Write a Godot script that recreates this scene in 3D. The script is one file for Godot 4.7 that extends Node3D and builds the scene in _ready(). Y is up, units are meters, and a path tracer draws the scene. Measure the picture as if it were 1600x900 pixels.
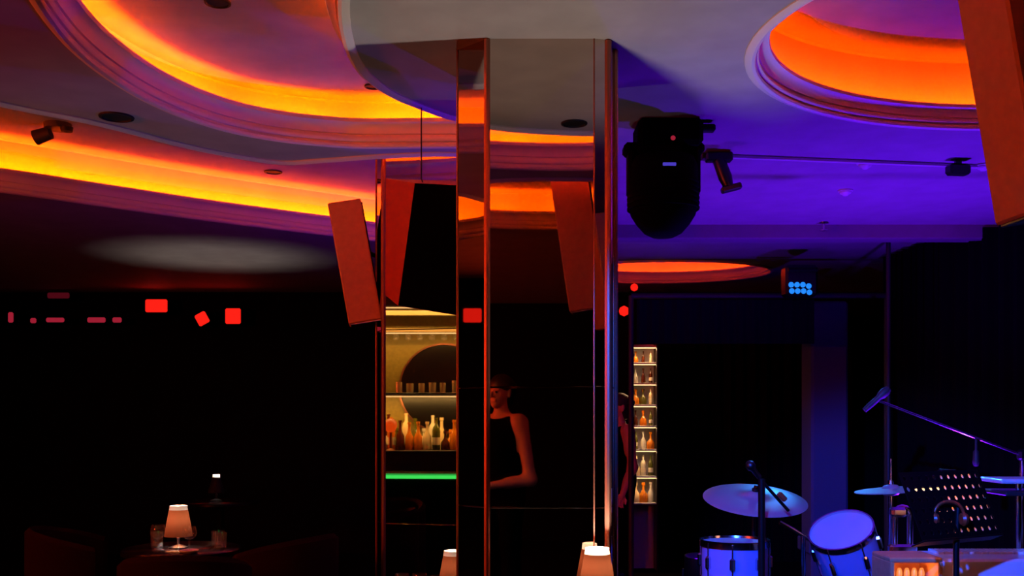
extends Node3D
# A night club: mirrored columns, ceiling recesses with orange cove light, a small stage lit violet and blue.
# Distances: d is metres in front of the camera (world z = -d), x to the right, EYE the lens height.

const EYE := 1.42
const HC := 1.334          # ceiling above the lens
const CEIL := EYE + HC
const FOCAL := 1600.0
const HORIZON := 655.0
const D_COL := 3.59        # front face of the near mirrored column
const GLASS_ORDER := 0

var M := {}
var names := {}

# ------------------------------------------------------------------ _ready
func _ready() -> void:
	# camera: level, lens shifted upwards
	var cam := Camera3D.new()
	cam.name = "camera"
	cam.projection = Camera3D.PROJECTION_FRUSTUM
	cam.near = 0.05
	cam.far = 60.0
	cam.size = 0.05 * 900.0 / FOCAL
	cam.frustum_offset = Vector2(0, 0.05 * (HORIZON - 450.0) / FOCAL)
	cam.position = Vector3(0, EYE, 0)
	add_child(cam)
	cam.current = true
	var we := WorldEnvironment.new()
	we.name = "world_environment"
	var env := Environment.new()
	env.background_mode = Environment.BG_COLOR
	env.background_color = Color.BLACK
	env.tonemap_mode = Environment.TONE_MAPPER_LINEAR
	env.tonemap_exposure = 1.0
	env.sdfgi_enabled = true
	env.ssao_enabled = true
	env.ssil_enabled = true
	we.environment = env
	add_child(we)
	stage_lights()
	make_materials()
	room()
	ceiling_and_coves()
	near_column()
	far_column()
	speakers()
	ceiling_fittings()
	moving_head()
	stage()
	drums()
	mic_stand()
	music_stand()
	keyboard_and_amplifier()
	tables_and_lamps()
	back_bar_shelf()
	mirrored_bar()
	red_wall_lights()
	people()

# ------------------------------------------------------------------ lights of the stage (their fittings are built in stage())
const UPLIGHT_A := Vector3(2.55, 0.50, -5.75)
const UPLIGHT_B := Vector3(1.15, 0.50, -6.3)
const BLUE_CAN := Vector3(-0.25, 2.52, -1.05)
const BLUE_AIM := Vector3(1.62, 0.95, -5.15)
const BLUE_PAR_AIM := Vector3(1.5, 0.8, -4.5)

func lin(r: float, g: float, b: float) -> Color:
	return Color(r, g, b).linear_to_srgb()

func spot(called: String, at: Vector3, to: Vector3, color: Color, energy: float, angle: float, blend: float, size: float) -> void:
	var s := SpotLight3D.new()
	s.name = called
	add_child(s, true)
	var up := Vector3.UP if absf((to - at).normalized().y) < 0.95 else Vector3.FORWARD
	s.look_at_from_position(at, to, up)
	s.light_color = color
	s.light_energy = energy
	s.spot_angle = angle
	s.spot_angle_attenuation = blend
	s.spot_range = 14.0
	s.spot_attenuation = 2.0
	s.light_size = size
	s.shadow_enabled = true

func omni(called: String, at: Vector3, color: Color, energy: float, size: float, parent: Node3D = self) -> void:
	var s := OmniLight3D.new()
	s.name = called
	s.position = at
	s.light_color = color
	s.light_energy = energy
	s.omni_range = 14.0
	s.omni_attenuation = 2.0
	s.light_size = size
	s.shadow_enabled = true
	parent.add_child(s, true)

func area(called: String, xf: Transform3D, size: Vector2, color: Color, energy: float, parent: Node3D = self) -> void:
	var s := AreaLight3D.new()
	s.name = called
	s.transform = xf
	s.area_size = size
	s.light_color = color
	s.light_energy = energy
	s.area_range = 12.0
	s.shadow_enabled = true
	parent.add_child(s, true)

func stage_lights() -> void:
	spot("violet_uplight_beam", UPLIGHT_A + Vector3(0, 0.09, 0), Vector3(2.2, CEIL, -5.6), lin(0.11, 0.005, 1.0), 9.0, 68.0, 1.0, 0.05)
	spot("violet_uplight_beam", UPLIGHT_B + Vector3(0, 0.09, 0), Vector3(1.1, CEIL, -6.0), lin(0.13, 0.005, 1.0), 2.6, 74.0, 1.0, 0.05)
	spot("blue_can_beam", BLUE_CAN + (BLUE_AIM - BLUE_CAN).normalized() * 0.12, BLUE_AIM, lin(0.01, 0.085, 1.0), 50.0, 14.5, 0.6, 0.04)

# ------------------------------------------------------------------ materials
func mat(key: String, color: Color, rough := 0.6, metal := 0.0, spec := 0.5) -> StandardMaterial3D:
	var m := StandardMaterial3D.new()
	m.resource_name = key
	m.albedo_color = color
	m.roughness = rough
	m.metallic = metal
	m.metallic_specular = spec
	M[key] = m
	return m

func glow(key: String, color: Color, energy: float) -> StandardMaterial3D:
	var m := mat(key, Color(0.05, 0.05, 0.05), 0.5)
	m.emission_enabled = true
	m.emission = color
	m.emission_energy_multiplier = energy
	return m

func grain(m: StandardMaterial3D, dark: Color, light: Color, scale: float, freq := 0.02, seed_ := 1, relief := 0.0) -> void:
	var n := FastNoiseLite.new()
	n.seed = seed_
	n.frequency = freq
	n.fractal_octaves = 4
	var t := NoiseTexture2D.new()
	t.width = 256
	t.height = 256
	t.seamless = true
	t.noise = n
	var g := Gradient.new()
	g.set_color(0, dark)
	g.set_color(1, light)
	t.color_ramp = g
	m.albedo_color = Color.WHITE
	m.albedo_texture = t
	m.uv1_triplanar = true
	m.uv1_world_triplanar = true
	m.uv1_scale = Vector3.ONE * scale
	if relief > 0.0:
		var h := NoiseTexture2D.new()
		h.width = 256
		h.height = 256
		h.seamless = true
		h.noise = n
		m.heightmap_enabled = true
		m.heightmap_texture = h
		m.heightmap_scale = relief

func make_materials() -> void:
	var p := mat("plaster", Color.WHITE, 0.75, 0.0, 0.3)
	grain(p, Color(0.60, 0.575, 0.565), Color(0.65, 0.625, 0.615), 1.1, 0.012, 3)
	mat("trim_paint", Color(0.80, 0.77, 0.75), 0.5)
	var mv := mat("dimmed_plaster", Color.WHITE, 0.8, 0.0, 0.3)
	grain(mv, Color(0.47, 0.42, 0.45), Color(0.51, 0.46, 0.49), 1.1, 0.012, 4)  # ceiling plaster in a darker colour, standing in for weaker light
	mat("white_paint", Color(0.8, 0.78, 0.75), 0.6)
	var w := mat("dark_wall", Color.WHITE, 0.9, 0.0, 0.1)
	grain(w, Color(0.05, 0.045, 0.05), Color(0.075, 0.065, 0.07), 0.8, 0.02, 5)
	var f := mat("dark_carpet", Color.WHITE, 0.95, 0.0, 0.1)
	grain(f, Color(0.06, 0.04, 0.045), Color(0.11, 0.07, 0.07), 2.0, 0.08, 7)
	var d := mat("black_drape", Color(0.035, 0.035, 0.045), 0.95, 0.0, 0.1)
	d.rim_enabled = true
	d.rim = 0.05
	var pel := mat("navy_drape", Color(0.05, 0.05, 0.12), 0.95, 0.0, 0.1)
	pel.rim_enabled = true
	pel.rim = 0.1
	mat("pillar_fabric", Color(0.30, 0.28, 0.42), 0.9, 0.0, 0.2)
	mat("mirror", lin(0.60, 0.48, 0.40), 0.015, 1.0)
	mat("bronze", lin(0.33, 0.13, 0.08), 0.38, 0.85)
	mat("column_core", Color(0.03, 0.025, 0.025), 0.8)
	mat("speaker_red", Color(0.60, 0.13, 0.11), 0.55)
	var cab := mat("speaker_tan", Color.WHITE, 0.6)
	grain(cab, Color(0.72, 0.50, 0.32), Color(0.79, 0.56, 0.37), 3.0, 0.03, 9)
	mat("grille_black", Color(0.01, 0.01, 0.011), 0.9, 0.0, 0.1)
	mat("black_metal", Color(0.03, 0.03, 0.033), 0.5, 0.2, 0.3)
	mat("black_satin", Color(0.02, 0.02, 0.022), 0.35, 0.0, 0.5)
	mat("flat_black", Color(0.012, 0.012, 0.013), 0.85, 0.0, 0.15)
	mat("chrome", Color(0.8, 0.8, 0.83), 0.16, 1.0)
	mat("cable", Color(0.12, 0.05, 0.05), 0.6)
	var c := mat("cymbal", Color(0.62, 0.60, 0.58), 0.4, 0.4)
	c.clearcoat_enabled = false
	mat("drum_shell", Color(0.44, 0.52, 0.78), 0.22, 0.0, 0.6)
	mat("drum_head", Color(0.60, 0.66, 0.76), 0.4)
	mat("white_lacquer", Color(0.85, 0.83, 0.83), 0.3)
	mat("black_key", Color(0.02, 0.02, 0.02), 0.3)
	var pa := mat("paper", Color(0.92, 0.90, 0.84), 0.9)
	pa.backlight_enabled = true
	pa.backlight = Color(0.9, 0.85, 0.75)
	var sh := mat("shade_cloth", lin(0.16, 0.05, 0.02), 0.9, 0.0, 0.1)
	sh.backlight_enabled = true
	sh.backlight = lin(0.0125, 0.0031, 0.0011)
	var sd := mat("shade_cloth_dense", lin(0.16, 0.05, 0.02), 0.9, 0.0, 0.1)
	sd.backlight_enabled = true
	sd.backlight = lin(0.0024, 0.0006, 0.00022)
	var sb := mat("shade_band", lin(0.5, 0.4, 0.3), 0.9, 0.0, 0.1)
	sb.backlight_enabled = true
	sb.backlight = lin(0.03, 0.025, 0.02)
	mat("shade_lining", Color(0.92, 0.86, 0.78), 0.8)
	mat("dark_shade", Color(0.03, 0.025, 0.025), 0.8)
	mat("silver", Color(0.85, 0.84, 0.82), 0.22, 1.0)
	mat("table_top", Color(0.05, 0.035, 0.04), 0.22, 0.0, 0.5)
	mat("red_velvet", Color(0.11, 0.012, 0.02), 0.95, 0.0, 0.15)
	M.red_velvet.rim_enabled = true
	M.red_velvet.rim = 0.1
	var g := mat("glass", Color(0.95, 0.97, 1.0, 0.03), 0.03)
	g.transparency = BaseMaterial3D.TRANSPARENCY_ALPHA
	mat("porcelain", Color(0.9, 0.89, 0.87), 0.2)
	glow("bulb_glow", Color(1.0, 0.86, 0.66), 14.0)
	glow("cove_led_glow", lin(1.0, 0.07, 0.0), 1.5)
	glow("warm_led_glow", Color(1.0, 0.82, 0.55), 2.2)
	glow("green_led_glow", lin(0.03, 0.55, 0.09), 1.1)
	glow("violet_lens_glow", lin(0.15, 0.0, 1.0), 6.0)
	glow("blue_lens_glow", lin(0.05, 0.22, 1.0), 2.0)
	glow("cyan_lens_glow", lin(0.015, 0.26, 1.0), 1.0)
	glow("red_glow", lin(1.0, 0.015, 0.008), 1.0)
	glow("dim_red_glow", lin(0.32, 0.012, 0.03), 1.0)
	glow("faint_red_glow", lin(0.06, 0.002, 0.006), 1.0)
	glow("valve_glow", lin(0.9, 0.24, 0.05), 1.0)
	glow("display_glow", lin(0.06, 0.04, 0.5), 1.0)
	glow("orange_globe_glow", lin(1.0, 0.09, 0.005), 0.9)
	var gold := mat("gold_panel", Color.WHITE, 0.5)
	grain(gold, Color(0.50, 0.43, 0.16), Color(0.60, 0.52, 0.22), 2.5, 0.03, 11)
	mat("dark_disc", Color(0.035, 0.02, 0.02), 0.3)
	mat("walnut", Color(0.11, 0.06, 0.04), 0.4)
	var bn := ["amber", "clear", "brown", "olive", "cream"]
	var bc := [Color(0.85, 0.48, 0.10), Color(0.85, 0.82, 0.72), Color(0.32, 0.14, 0.05), Color(0.34, 0.34, 0.10), Color(0.90, 0.80, 0.60)]
	for i in 5:
		mat("bottle_" + bn[i], bc[i], 0.12, 0.0, 0.6)
	mat("bottle_label", Color(0.9, 0.85, 0.72), 0.8)
	var sk := mat("skin", Color(0.80, 0.56, 0.44), 0.55)
	sk.subsurf_scatter_enabled = true
	sk.subsurf_scatter_strength = 0.08
	mat("black_cloth", Color(0.02, 0.02, 0.025), 0.95, 0.0, 0.1)
	mat("dark_hair", Color(0.10, 0.05, 0.035), 0.5)
	mat("white_cloth", Color(0.75, 0.74, 0.74), 0.9)
	mat("eye_dark", Color(0.03, 0.02, 0.02), 0.2)
	mat("copper_plastic", Color(0.55, 0.22, 0.10), 0.35)
	mat("ceiling_fitting", Color(0.14, 0.11, 0.13), 0.6)
	mat("black_fitting", Color(0.015, 0.012, 0.012), 0.7)

# ------------------------------------------------------------------ helpers
func P(px: float, py: float, d: float) -> Vector3:
	return Vector3((px - 800.0) / FOCAL * d, EYE + (HORIZON - py) / FOCAL * d, -d)

# a point of the ceiling plane seen at that pixel, as (x, d)
func C(px: float, py: float, h := HC) -> Vector2:
	var d := h * FOCAL / (HORIZON - py)
	return Vector2((px - 800.0) / FOCAL * d, d)

func mb() -> SurfaceTool:
	var st := SurfaceTool.new()
	st.begin(Mesh.PRIMITIVE_TRIANGLES)
	return st

func numbered(called: String) -> String:
	if not names.has(called):
		names[called] = 0
		return called
	names[called] += 1
	return "%s_%03d" % [called, names[called]]

func tag(o: Node, label: String, category: String, group := "", kind := "") -> Node:
	if label:
		o.set_meta("label", label)
	if category:
		o.set_meta("category", category)
	if group:
		o.set_meta("group", group)
	if kind:
		o.set_meta("kind", kind)
	return o

func obj(called: String, st: SurfaceTool, m: Material, parent: Node = self) -> MeshInstance3D:
	var o := MeshInstance3D.new()
	o.name = numbered(called) if parent == self else called
	o.mesh = st.commit()
	o.material_override = m
	o.cast_shadow = GeometryInstance3D.SHADOW_CASTING_SETTING_ON
	parent.add_child(o, true)
	return o

func thing(called: String, at: Vector3, label: String, category: String, group := "", turn := 0.0) -> Node3D:
	var o := Node3D.new()
	o.name = numbered(called)
	add_child(o)
	o.position = at
	o.rotation.y = turn
	tag(o, label, category, group)
	return o

func struct(called: String, st: SurfaceTool, m: Material, label: String) -> MeshInstance3D:
	var o := obj(called, st, m)
	tag(o, label, "", "", "structure")
	return o

func vtx(st: SurfaceTool, p: Vector3, n: Vector3) -> void:
	st.set_normal(n)
	st.add_vertex(p)

# a flat convex face; hint is on its outer side
func face(st: SurfaceTool, pts: Array, hint: Vector3) -> void:
	var n: Vector3 = (pts[1] - pts[0]).cross(pts[2] - pts[0])
	if n.length() < 1e-12:
		return
	n = n.normalized()
	var q := pts.duplicate()
	if n.dot(hint) > 0.0:
		q.reverse()
	else:
		n = -n
	for i in range(1, q.size() - 1):
		vtx(st, q[0], n)
		vtx(st, q[i], n)
		vtx(st, q[i + 1], n)

# box with chamfered edges, of that size round the origin of xf
func cbox(st: SurfaceTool, xf: Transform3D, size: Vector3, c := 0.004) -> void:
	var h := size * 0.5
	c = minf(c, minf(h.x, minf(h.y, h.z)) * 0.9)
	var ax := [Vector3.RIGHT, Vector3.UP, Vector3.BACK]
	var hs := [h.x, h.y, h.z]
	for i in 3:
		var j := (i + 1) % 3
		var k := (i + 2) % 3
		for s in [-1.0, 1.0]:
			var pts := []
			for q in [[-1, -1], [1, -1], [1, 1], [-1, 1]]:
				pts.append(xf * (ax[i] * hs[i] * s + ax[j] * (hs[j] - c) * q[0] + ax[k] * (hs[k] - c) * q[1]))
			face(st, pts, xf.basis * (ax[i] * s))
		for s in [-1.0, 1.0]:
			for t in [-1.0, 1.0]:
				var a: Vector3 = ax[j] * hs[j] * s + ax[k] * (hs[k] - c) * t
				var b: Vector3 = ax[j] * (hs[j] - c) * s + ax[k] * hs[k] * t
				var e: Vector3 = ax[i] * (hs[i] - c)
				face(st, [xf * (a - e), xf * (a + e), xf * (b + e), xf * (b - e)], xf.basis * (ax[j] * s + ax[k] * t))
	for sx in [-1.0, 1.0]:
		for sy in [-1.0, 1.0]:
			for sz in [-1.0, 1.0]:
				var sg := Vector3(sx, sy, sz)
				face(st, [xf * (Vector3(h.x, h.y - c, h.z - c) * sg), xf * (Vector3(h.x - c, h.y, h.z - c) * sg), xf * (Vector3(h.x - c, h.y - c, h.z) * sg)], xf.basis * sg)

func at(p: Vector3, b := Basis.IDENTITY) -> Transform3D:
	return Transform3D(b, p)

# surface of revolution about local y; profile of (radius, height)
func lathe(st: SurfaceTool, prof: Array, xf := Transform3D.IDENTITY, seg := 20) -> void:
	var sn := []
	for i in prof.size() - 1:
		var e: Vector2 = prof[i + 1] - prof[i]
		sn.append(Vector2(e.y, -e.x).normalized())
	for i in prof.size() - 1:
		var n0: Vector2 = sn[i]
		var n1: Vector2 = sn[i]
		if i > 0 and sn[i - 1].dot(sn[i]) > 0.7:
			n0 = (sn[i - 1] + sn[i]).normalized()
		if i < sn.size() - 1 and sn[i + 1].dot(sn[i]) > 0.7:
			n1 = (sn[i + 1] + sn[i]).normalized()
		var a: Vector2 = prof[i]
		var b: Vector2 = prof[i + 1]
		for k in seg:
			var t0 := TAU * k / seg
			var t1 := TAU * (k + 1) / seg
			var c0 := Vector3(cos(t0), 0, sin(t0))
			var c1 := Vector3(cos(t1), 0, sin(t1))
			var p := [xf * (c0 * a.x + Vector3.UP * a.y), xf * (c1 * a.x + Vector3.UP * a.y), xf * (c1 * b.x + Vector3.UP * b.y), xf * (c0 * b.x + Vector3.UP * b.y)]
			var n := [xf.basis * (c0 * n0.x + Vector3.UP * n0.y), xf.basis * (c1 * n0.x + Vector3.UP * n0.y), xf.basis * (c1 * n1.x + Vector3.UP * n1.y), xf.basis * (c0 * n1.x + Vector3.UP * n1.y)]
			quadn(st, p, n)

func quadn(st: SurfaceTool, p: Array, n: Array) -> void:
	var g: Vector3 = (p[2] - p[0]).cross(p[3] - p[1])
	var o := [0, 1, 2, 3]
	if g.dot(n[0] + n[2]) > 0.0:
		o = [3, 2, 1, 0]
	for i in [0, 1, 2, 0, 2, 3]:
		vtx(st, p[o[i]], n[o[i]].normalized())

func tube(st: SurfaceTool, pts: Array, r: float, seg := 8, r_end := -1.0) -> void:
	var rows := []
	var nrm := []
	var side := Vector3.ZERO
	for i in pts.size():
		var t: Vector3 = (pts[mini(i + 1, pts.size() - 1)] - pts[maxi(i - 1, 0)]).normalized()
		if side == Vector3.ZERO:
			side = t.cross(Vector3.UP if absf(t.y) < 0.9 else Vector3.RIGHT).normalized()
		side = (side - t * side.dot(t)).normalized()
		var up := t.cross(side)
		var rr := r if r_end < 0.0 else lerpf(r, r_end, float(i) / (pts.size() - 1))
		var row := []
		var nr := []
		for k in seg:
			var a := TAU * k / seg
			var d := side * cos(a) + up * sin(a)
			nr.append(d)
			row.append(pts[i] + d * rr)
		rows.append(row)
		nrm.append(nr)
	for i in rows.size() - 1:
		for k in seg:
			var l := (k + 1) % seg
			quadn(st, [rows[i][k], rows[i][l], rows[i + 1][l], rows[i + 1][k]], [nrm[i][k], nrm[i][l], nrm[i + 1][l], nrm[i + 1][k]])
	var last := pts.size() - 1
	face(st, rows[0], pts[0] - pts[1])
	face(st, rows[last], pts[last] - pts[last - 1])

# frame whose y axis runs from a to b
func along(a: Vector3, b: Vector3) -> Transform3D:
	var y := (b - a).normalized()
	var x := y.cross(Vector3.FORWARD if absf(y.z) < 0.9 else Vector3.RIGHT).normalized()
	return Transform3D(Basis(x, y, x.cross(y)), a)

func spline(pts: Array, per := 8) -> PackedVector2Array:
	var out := PackedVector2Array()
	var n := pts.size()
	for i in n:
		var a: Vector2 = pts[(i - 1 + n) % n]
		var b: Vector2 = pts[i]
		var c: Vector2 = pts[(i + 1) % n]
		var d: Vector2 = pts[(i + 2) % n]
		for k in per:
			out.append(b.cubic_interpolate(c, a, d, float(k) / per))
	return out

func resample(path: PackedVector2Array, step: float) -> PackedVector2Array:
	var total := 0.0
	var n := path.size()
	for i in n:
		total += path[i].distance_to(path[(i + 1) % n])
	var count := int(ceil(total / step))
	var each := total / count
	var out := PackedVector2Array()
	var left := 0.0
	for i in n:
		var a := path[i]
		var b := path[(i + 1) % n]
		var l := a.distance_to(b)
		while left < l and out.size() < count:
			out.append(a.lerp(b, left / l))
			left += each
		left -= l
	return out

# unit vectors pointing out of a closed path
func outwards(path: PackedVector2Array) -> PackedVector2Array:
	var s := 0.0
	var n := path.size()
	for i in n:
		s += path[i].cross(path[(i + 1) % n])
	var out := PackedVector2Array()
	for i in n:
		var t := (path[(i + 1) % n] - path[(i - 1 + n) % n]).normalized()
		out.append(Vector2(t.y, -t.x) * (1.0 if s > 0.0 else -1.0))
	return out

func W(p: Vector2, y: float) -> Vector3:
	return Vector3(p.x, y, -p.y)

# sweep a profile of (outward offset, height above the ceiling) along a closed path; inner says which side is seen
func sweep(st: SurfaceTool, path: PackedVector2Array, outn: PackedVector2Array, prof: Array, seen_from: Vector2, unlit := PackedByteArray()) -> void:
	var n := path.size()
	var sn := []
	for j in prof.size() - 1:
		var e: Vector2 = (prof[j + 1] - prof[j]).normalized()
		var nn := Vector2(e.y, -e.x)
		var mid: Vector2 = (prof[j] + prof[j + 1]) * 0.5
		if nn.dot(seen_from - mid) < 0.0:
			nn = -nn
		sn.append(nn)
	for j in prof.size() - 1:
		var a: Vector2 = prof[j]
		var b: Vector2 = prof[j + 1]
		var na: Vector2 = sn[j]
		var nb: Vector2 = sn[j]
		if j > 0 and sn[j - 1].dot(sn[j]) > 0.75:
			na = (sn[j - 1] + sn[j]).normalized()
		if j < sn.size() - 1 and sn[j + 1].dot(sn[j]) > 0.75:
			nb = (sn[j + 1] + sn[j]).normalized()
		for i in n:
			var k := (i + 1) % n
			if unlit.size() and unlit[i]:
				continue
			quadn(st, [W(path[i] + outn[i] * a.x, CEIL + a.y), W(path[k] + outn[k] * a.x, CEIL + a.y), W(path[k] + outn[k] * b.x, CEIL + b.y), W(path[i] + outn[i] * b.x, CEIL + b.y)],
				[W(outn[i] * na.x, na.y), W(outn[k] * na.x, na.y), W(outn[k] * nb.x, nb.y), W(outn[i] * nb.x, nb.y)])

func offset_path(path: PackedVector2Array, outn: PackedVector2Array, o: float) -> PackedVector2Array:
	var out := PackedVector2Array()
	for i in path.size():
		out.append(path[i] + outn[i] * o)
	return out

# ------------------------------------------------------------------ room shell
const X0 := -6.2
const X1 := 4.7
const DB := -4.6
const DF := 10.75

func wall(called: String, c: Vector3, s: Vector3, m: Material, label: String) -> void:
	var st := mb()
	cbox(st, at(c), s, 0.01)
	struct(called, st, m, label)

func room() -> void:
	var mx := (X0 + X1) * 0.5
	var md := (DB + DF) * 0.5
	var wy := CEIL + 0.6
	wall("floor", Vector3(mx, -0.06, -md), Vector3(X1 - X0 + 0.4, 0.12, DF - DB + 0.4), M.dark_carpet, "dark carpeted floor of the club")
	wall("wall_far", Vector3(mx, wy * 0.5, -DF - 0.1), Vector3(X1 - X0 + 0.4, wy, 0.2), M.dark_wall, "black wall at the far end of the club")
	wall("wall_near", Vector3(mx, wy * 0.5, -DB + 0.1), Vector3(X1 - X0 + 0.4, wy, 0.2), M.dark_wall, "black wall behind the viewer")
	wall("wall_left", Vector3(X0 - 0.1, wy * 0.5, -md), Vector3(0.2, wy, DF - DB), M.dark_wall, "black wall on the left side")
	wall("wall_right", Vector3(X1 + 0.1, wy * 0.5, -md), Vector3(0.2, wy, DF - DB), M.dark_wall, "black wall on the right side")

# ------------------------------------------------------------------ ceiling with lit recesses
var coves := []

func ceiling_and_coves() -> void:
	# recess outlines as (x, d)
	var crescent := spline([
		Vector2(0.34, 4.96), Vector2(0.0, 4.975), Vector2(-0.35, 4.975), Vector2(-0.70, 4.98), Vector2(-0.84, 4.96), Vector2(-1.10, 4.86), Vector2(-1.33, 4.66), Vector2(-1.50, 4.30), Vector2(-1.565, 3.84), Vector2(-1.53, 3.40), Vector2(-1.42, 3.0),
		Vector2(-1.12, 2.46), Vector2(-0.6, 1.98), Vector2(0.0, 1.78), Vector2(0.55, 1.80), Vector2(0.80, 2.08), Vector2(0.64, 2.38), Vector2(0.25, 2.42), Vector2(-0.12, 2.53), Vector2(-0.42, 2.83), Vector2(-0.55, 3.28),
		Vector2(-0.59, 3.80), Vector2(-0.52, 4.14), Vector2(-0.385, 4.37), Vector2(-0.25, 4.53), Vector2(-0.02, 4.66), Vector2(0.25, 4.72), Vector2(0.42, 4.82)])
	var lake := spline([C(0, 296), C(150, 317), C(300, 338), C(410, 352), C(510, 364), C(620, 376), Vector2(-0.35, 7.65), Vector2(0.1, 7.2), Vector2(0.32, 6.5), Vector2(0.28, 5.75), Vector2(0.05, 5.32), C(712, 240), C(600, 243), C(500, 250), C(430, 252), C(300, 229), C(150, 191), C(0, 161),
		Vector2(-2.6, 3.78), Vector2(-3.2, 3.5), Vector2(-3.85, 3.7), Vector2(-4.15, 4.4), Vector2(-3.95, 5.1), Vector2(-3.5, 5.6)])
	var oval := []
	var far := []
	var near := []
	for i in 20:
		var a := TAU * i / 20.0
		oval.append(Vector2(2.15 + 1.28 * cos(a), 3.6 + 1.08 * sin(a)))
		far.append(Vector2(1.38 + 0.95 * cos(a), 9.28 + 0.68 * sin(a)))
		near.append(Vector2(0.25 + 1.05 * cos(a), 0.78 + 0.72 * sin(a)))
	# path, led colour, energy per metre, lip height, recess height, label
	coves = [
		[crescent, lin(1.0, 0.075, 0.0), 2.5, 0.112, 0.235, "crescent recess round the near mirrored column"],
		[lake, lin(1.0, 0.07, 0.0), 2.8, 0.112, 0.315, "long curved recess on the left behind the crescent"],
		[spline(oval, 5), lin(1.0, 0.065, 0.0), 2.3, 0.085, 0.33, "oval recess at upper right above the stage"],
		[spline(far, 5), lin(1.0, 0.035, 0.003), 0.8, 0.09, 0.25, "small far recess behind the hanging stage lamp"],
		[spline(near, 5), lin(1.0, 0.06, 0.0), 2.6, 0.10, 0.25, "oval recess overhead seen in the column mirror"],
	]
	var slab := CSGBox3D.new()
	slab.name = "ceiling"
	slab.size = Vector3(X1 - X0, 0.02, DF - DB)
	slab.position = Vector3((X0 + X1) * 0.5, CEIL + 0.01, -(DB + DF) * 0.5)
	slab.material = M.plaster
	tag(slab, "painted plaster ceiling with curved lit recesses", "", "", "structure")
	for c in coves:
		var cut := CSGPolygon3D.new()
		cut.name = "recess_opening"
		cut.operation = CSGShape3D.OPERATION_SUBTRACTION
		var pl := PackedVector2Array()
		for p in c[0]:
			pl.append(Vector2(p.x, p.y))
		cut.polygon = pl
		cut.depth = 0.2
		cut.material = M.plaster
		cut.rotation.x = -PI / 2
		cut.position = -slab.position + Vector3(0, CEIL + 0.11, 0)
		slab.add_child(cut, true)
	add_child(slab)
	var k := 0
	for c in coves:
		k += 1
		make_cove(k, c)
	# shallow beam across the stage ceiling
	var st := mb()
	cbox(st, at(Vector3(1.95, CEIL - 0.045, -7.1)), Vector3(3.0, 0.10, 0.16), 0.006)
	struct("trim_6", st, M.dimmed_plaster, "shallow ceiling beam over the stage")  # the beam's unlit look is put into its darker plaster colour

func make_cove(k: int, c: Array) -> void:
	var path := resample(c[0], 0.07)
	var outn := outwards(path)
	var lip: float = c[3]
	var top: float = c[4]
	var s := lip / 0.112
	# moulded lip: beads and hollows
	var prof := [Vector2(0.03, 0.004), Vector2(0.03, -0.006), Vector2(0.02, -0.014), Vector2(0.004, -0.018), Vector2(-0.008, -0.012), Vector2(-0.012, -0.002), Vector2(-0.006, 0.006) , Vector2(-0.006, 0.012), Vector2(-0.016, 0.014), Vector2(-0.022, 0.022), Vector2(-0.022, 0.032), Vector2(-0.015, 0.040),
		Vector2(-0.015, 0.046), Vector2(-0.024, 0.048), Vector2(-0.026, 0.062), Vector2(-0.032, 0.076), Vector2(-0.044, 0.088), Vector2(-0.060, 0.094), Vector2(-0.062, 0.112), Vector2(-0.046, 0.112), Vector2(-0.040, 0.09)]
	var pr := []
	for p in prof:
		pr.append(Vector2(p.x, p.y * s))
	var st := mb()
	sweep(st, path, outn, pr, Vector2(-0.3, -0.02))
	struct("trim_%d" % k, st, M.trim_paint, "moulded plaster lip of the " + c[5])
	# trough, wall with a rounded top, lid
	st = mb()
	var wl := [Vector2(-0.040, 0.09 * s), Vector2(0.085, 0.09 * s), Vector2(0.087, top - 0.008), Vector2(0.079, top), Vector2(0.06, top)]
	sweep(st, path, outn, wl, Vector2(-0.3, (lip + top) * 0.5))
	var lid := offset_path(path, outn, 0.06)
	var tri := Geometry2D.triangulate_polygon(lid)
	if tri.is_empty():
		push_warning("lid %d failed" % k)
	for i in range(0, tri.size(), 3):
		face(st, [W(lid[tri[i]], CEIL + top), W(lid[tri[i + 1]], CEIL + top), W(lid[tri[i + 2]], CEIL + top)], Vector3.DOWN)
	struct("ceiling_recess_%d" % k, st, M.dimmed_plaster if k == 3 else M.plaster, "upper plaster of the " + c[5])  # oval recess coloured darker so it looks less lit
	# led strip lying in the trough
	st = mb()
	var led := [Vector2(-0.036, 0.0905 * s), Vector2(-0.036, 0.0905 * s + 0.004), Vector2(-0.026, 0.0905 * s + 0.004), Vector2(-0.026, 0.0905 * s)]
	var unlit := PackedByteArray()
	for i in path.size():
		unlit.append(1 if k == 2 and outn[i].y < -0.25 and path[i].x > -2.4 and path[i].x < -0.8 else 0)
	sweep(st, path, outn, led, Vector2(-0.03, 1.0), unlit)
	var o := obj("cove_led_strip", st, M.cove_led_glow)
	tag(o, "orange light strip hidden behind the lip of the " + c[5], "light strip")
	var pts := resample(c[0], 0.26 if k < 4 else 0.22)
	var on := outwards(pts)
	for i in pts.size():
		var a := pts[i]
		var b := pts[(i + 1) % pts.size()]
		var o2 := (on[i] + on[(i + 1) % pts.size()]).normalized()
		if k == 2 and o2.y < -0.25 and a.x > -2.4 and a.x < -0.8:
			continue
		var mid := (a + b) * 0.5 + o2 * -0.034
		var dir := (W(o2, 0.0) + Vector3.UP * 0.35).normalized()
		var t := W((b - a).normalized(), 0.0)
		t = (t - dir * t.dot(dir)).normalized()
		var bs := Basis(t, (-dir).cross(t), -dir)
		area("cove_led_light", Transform3D(bs, W(mid, CEIL + 0.104 * s)), Vector2(a.distance_to(b) * 0.98, 0.012), c[1], c[2] * a.distance_to(b))

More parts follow.
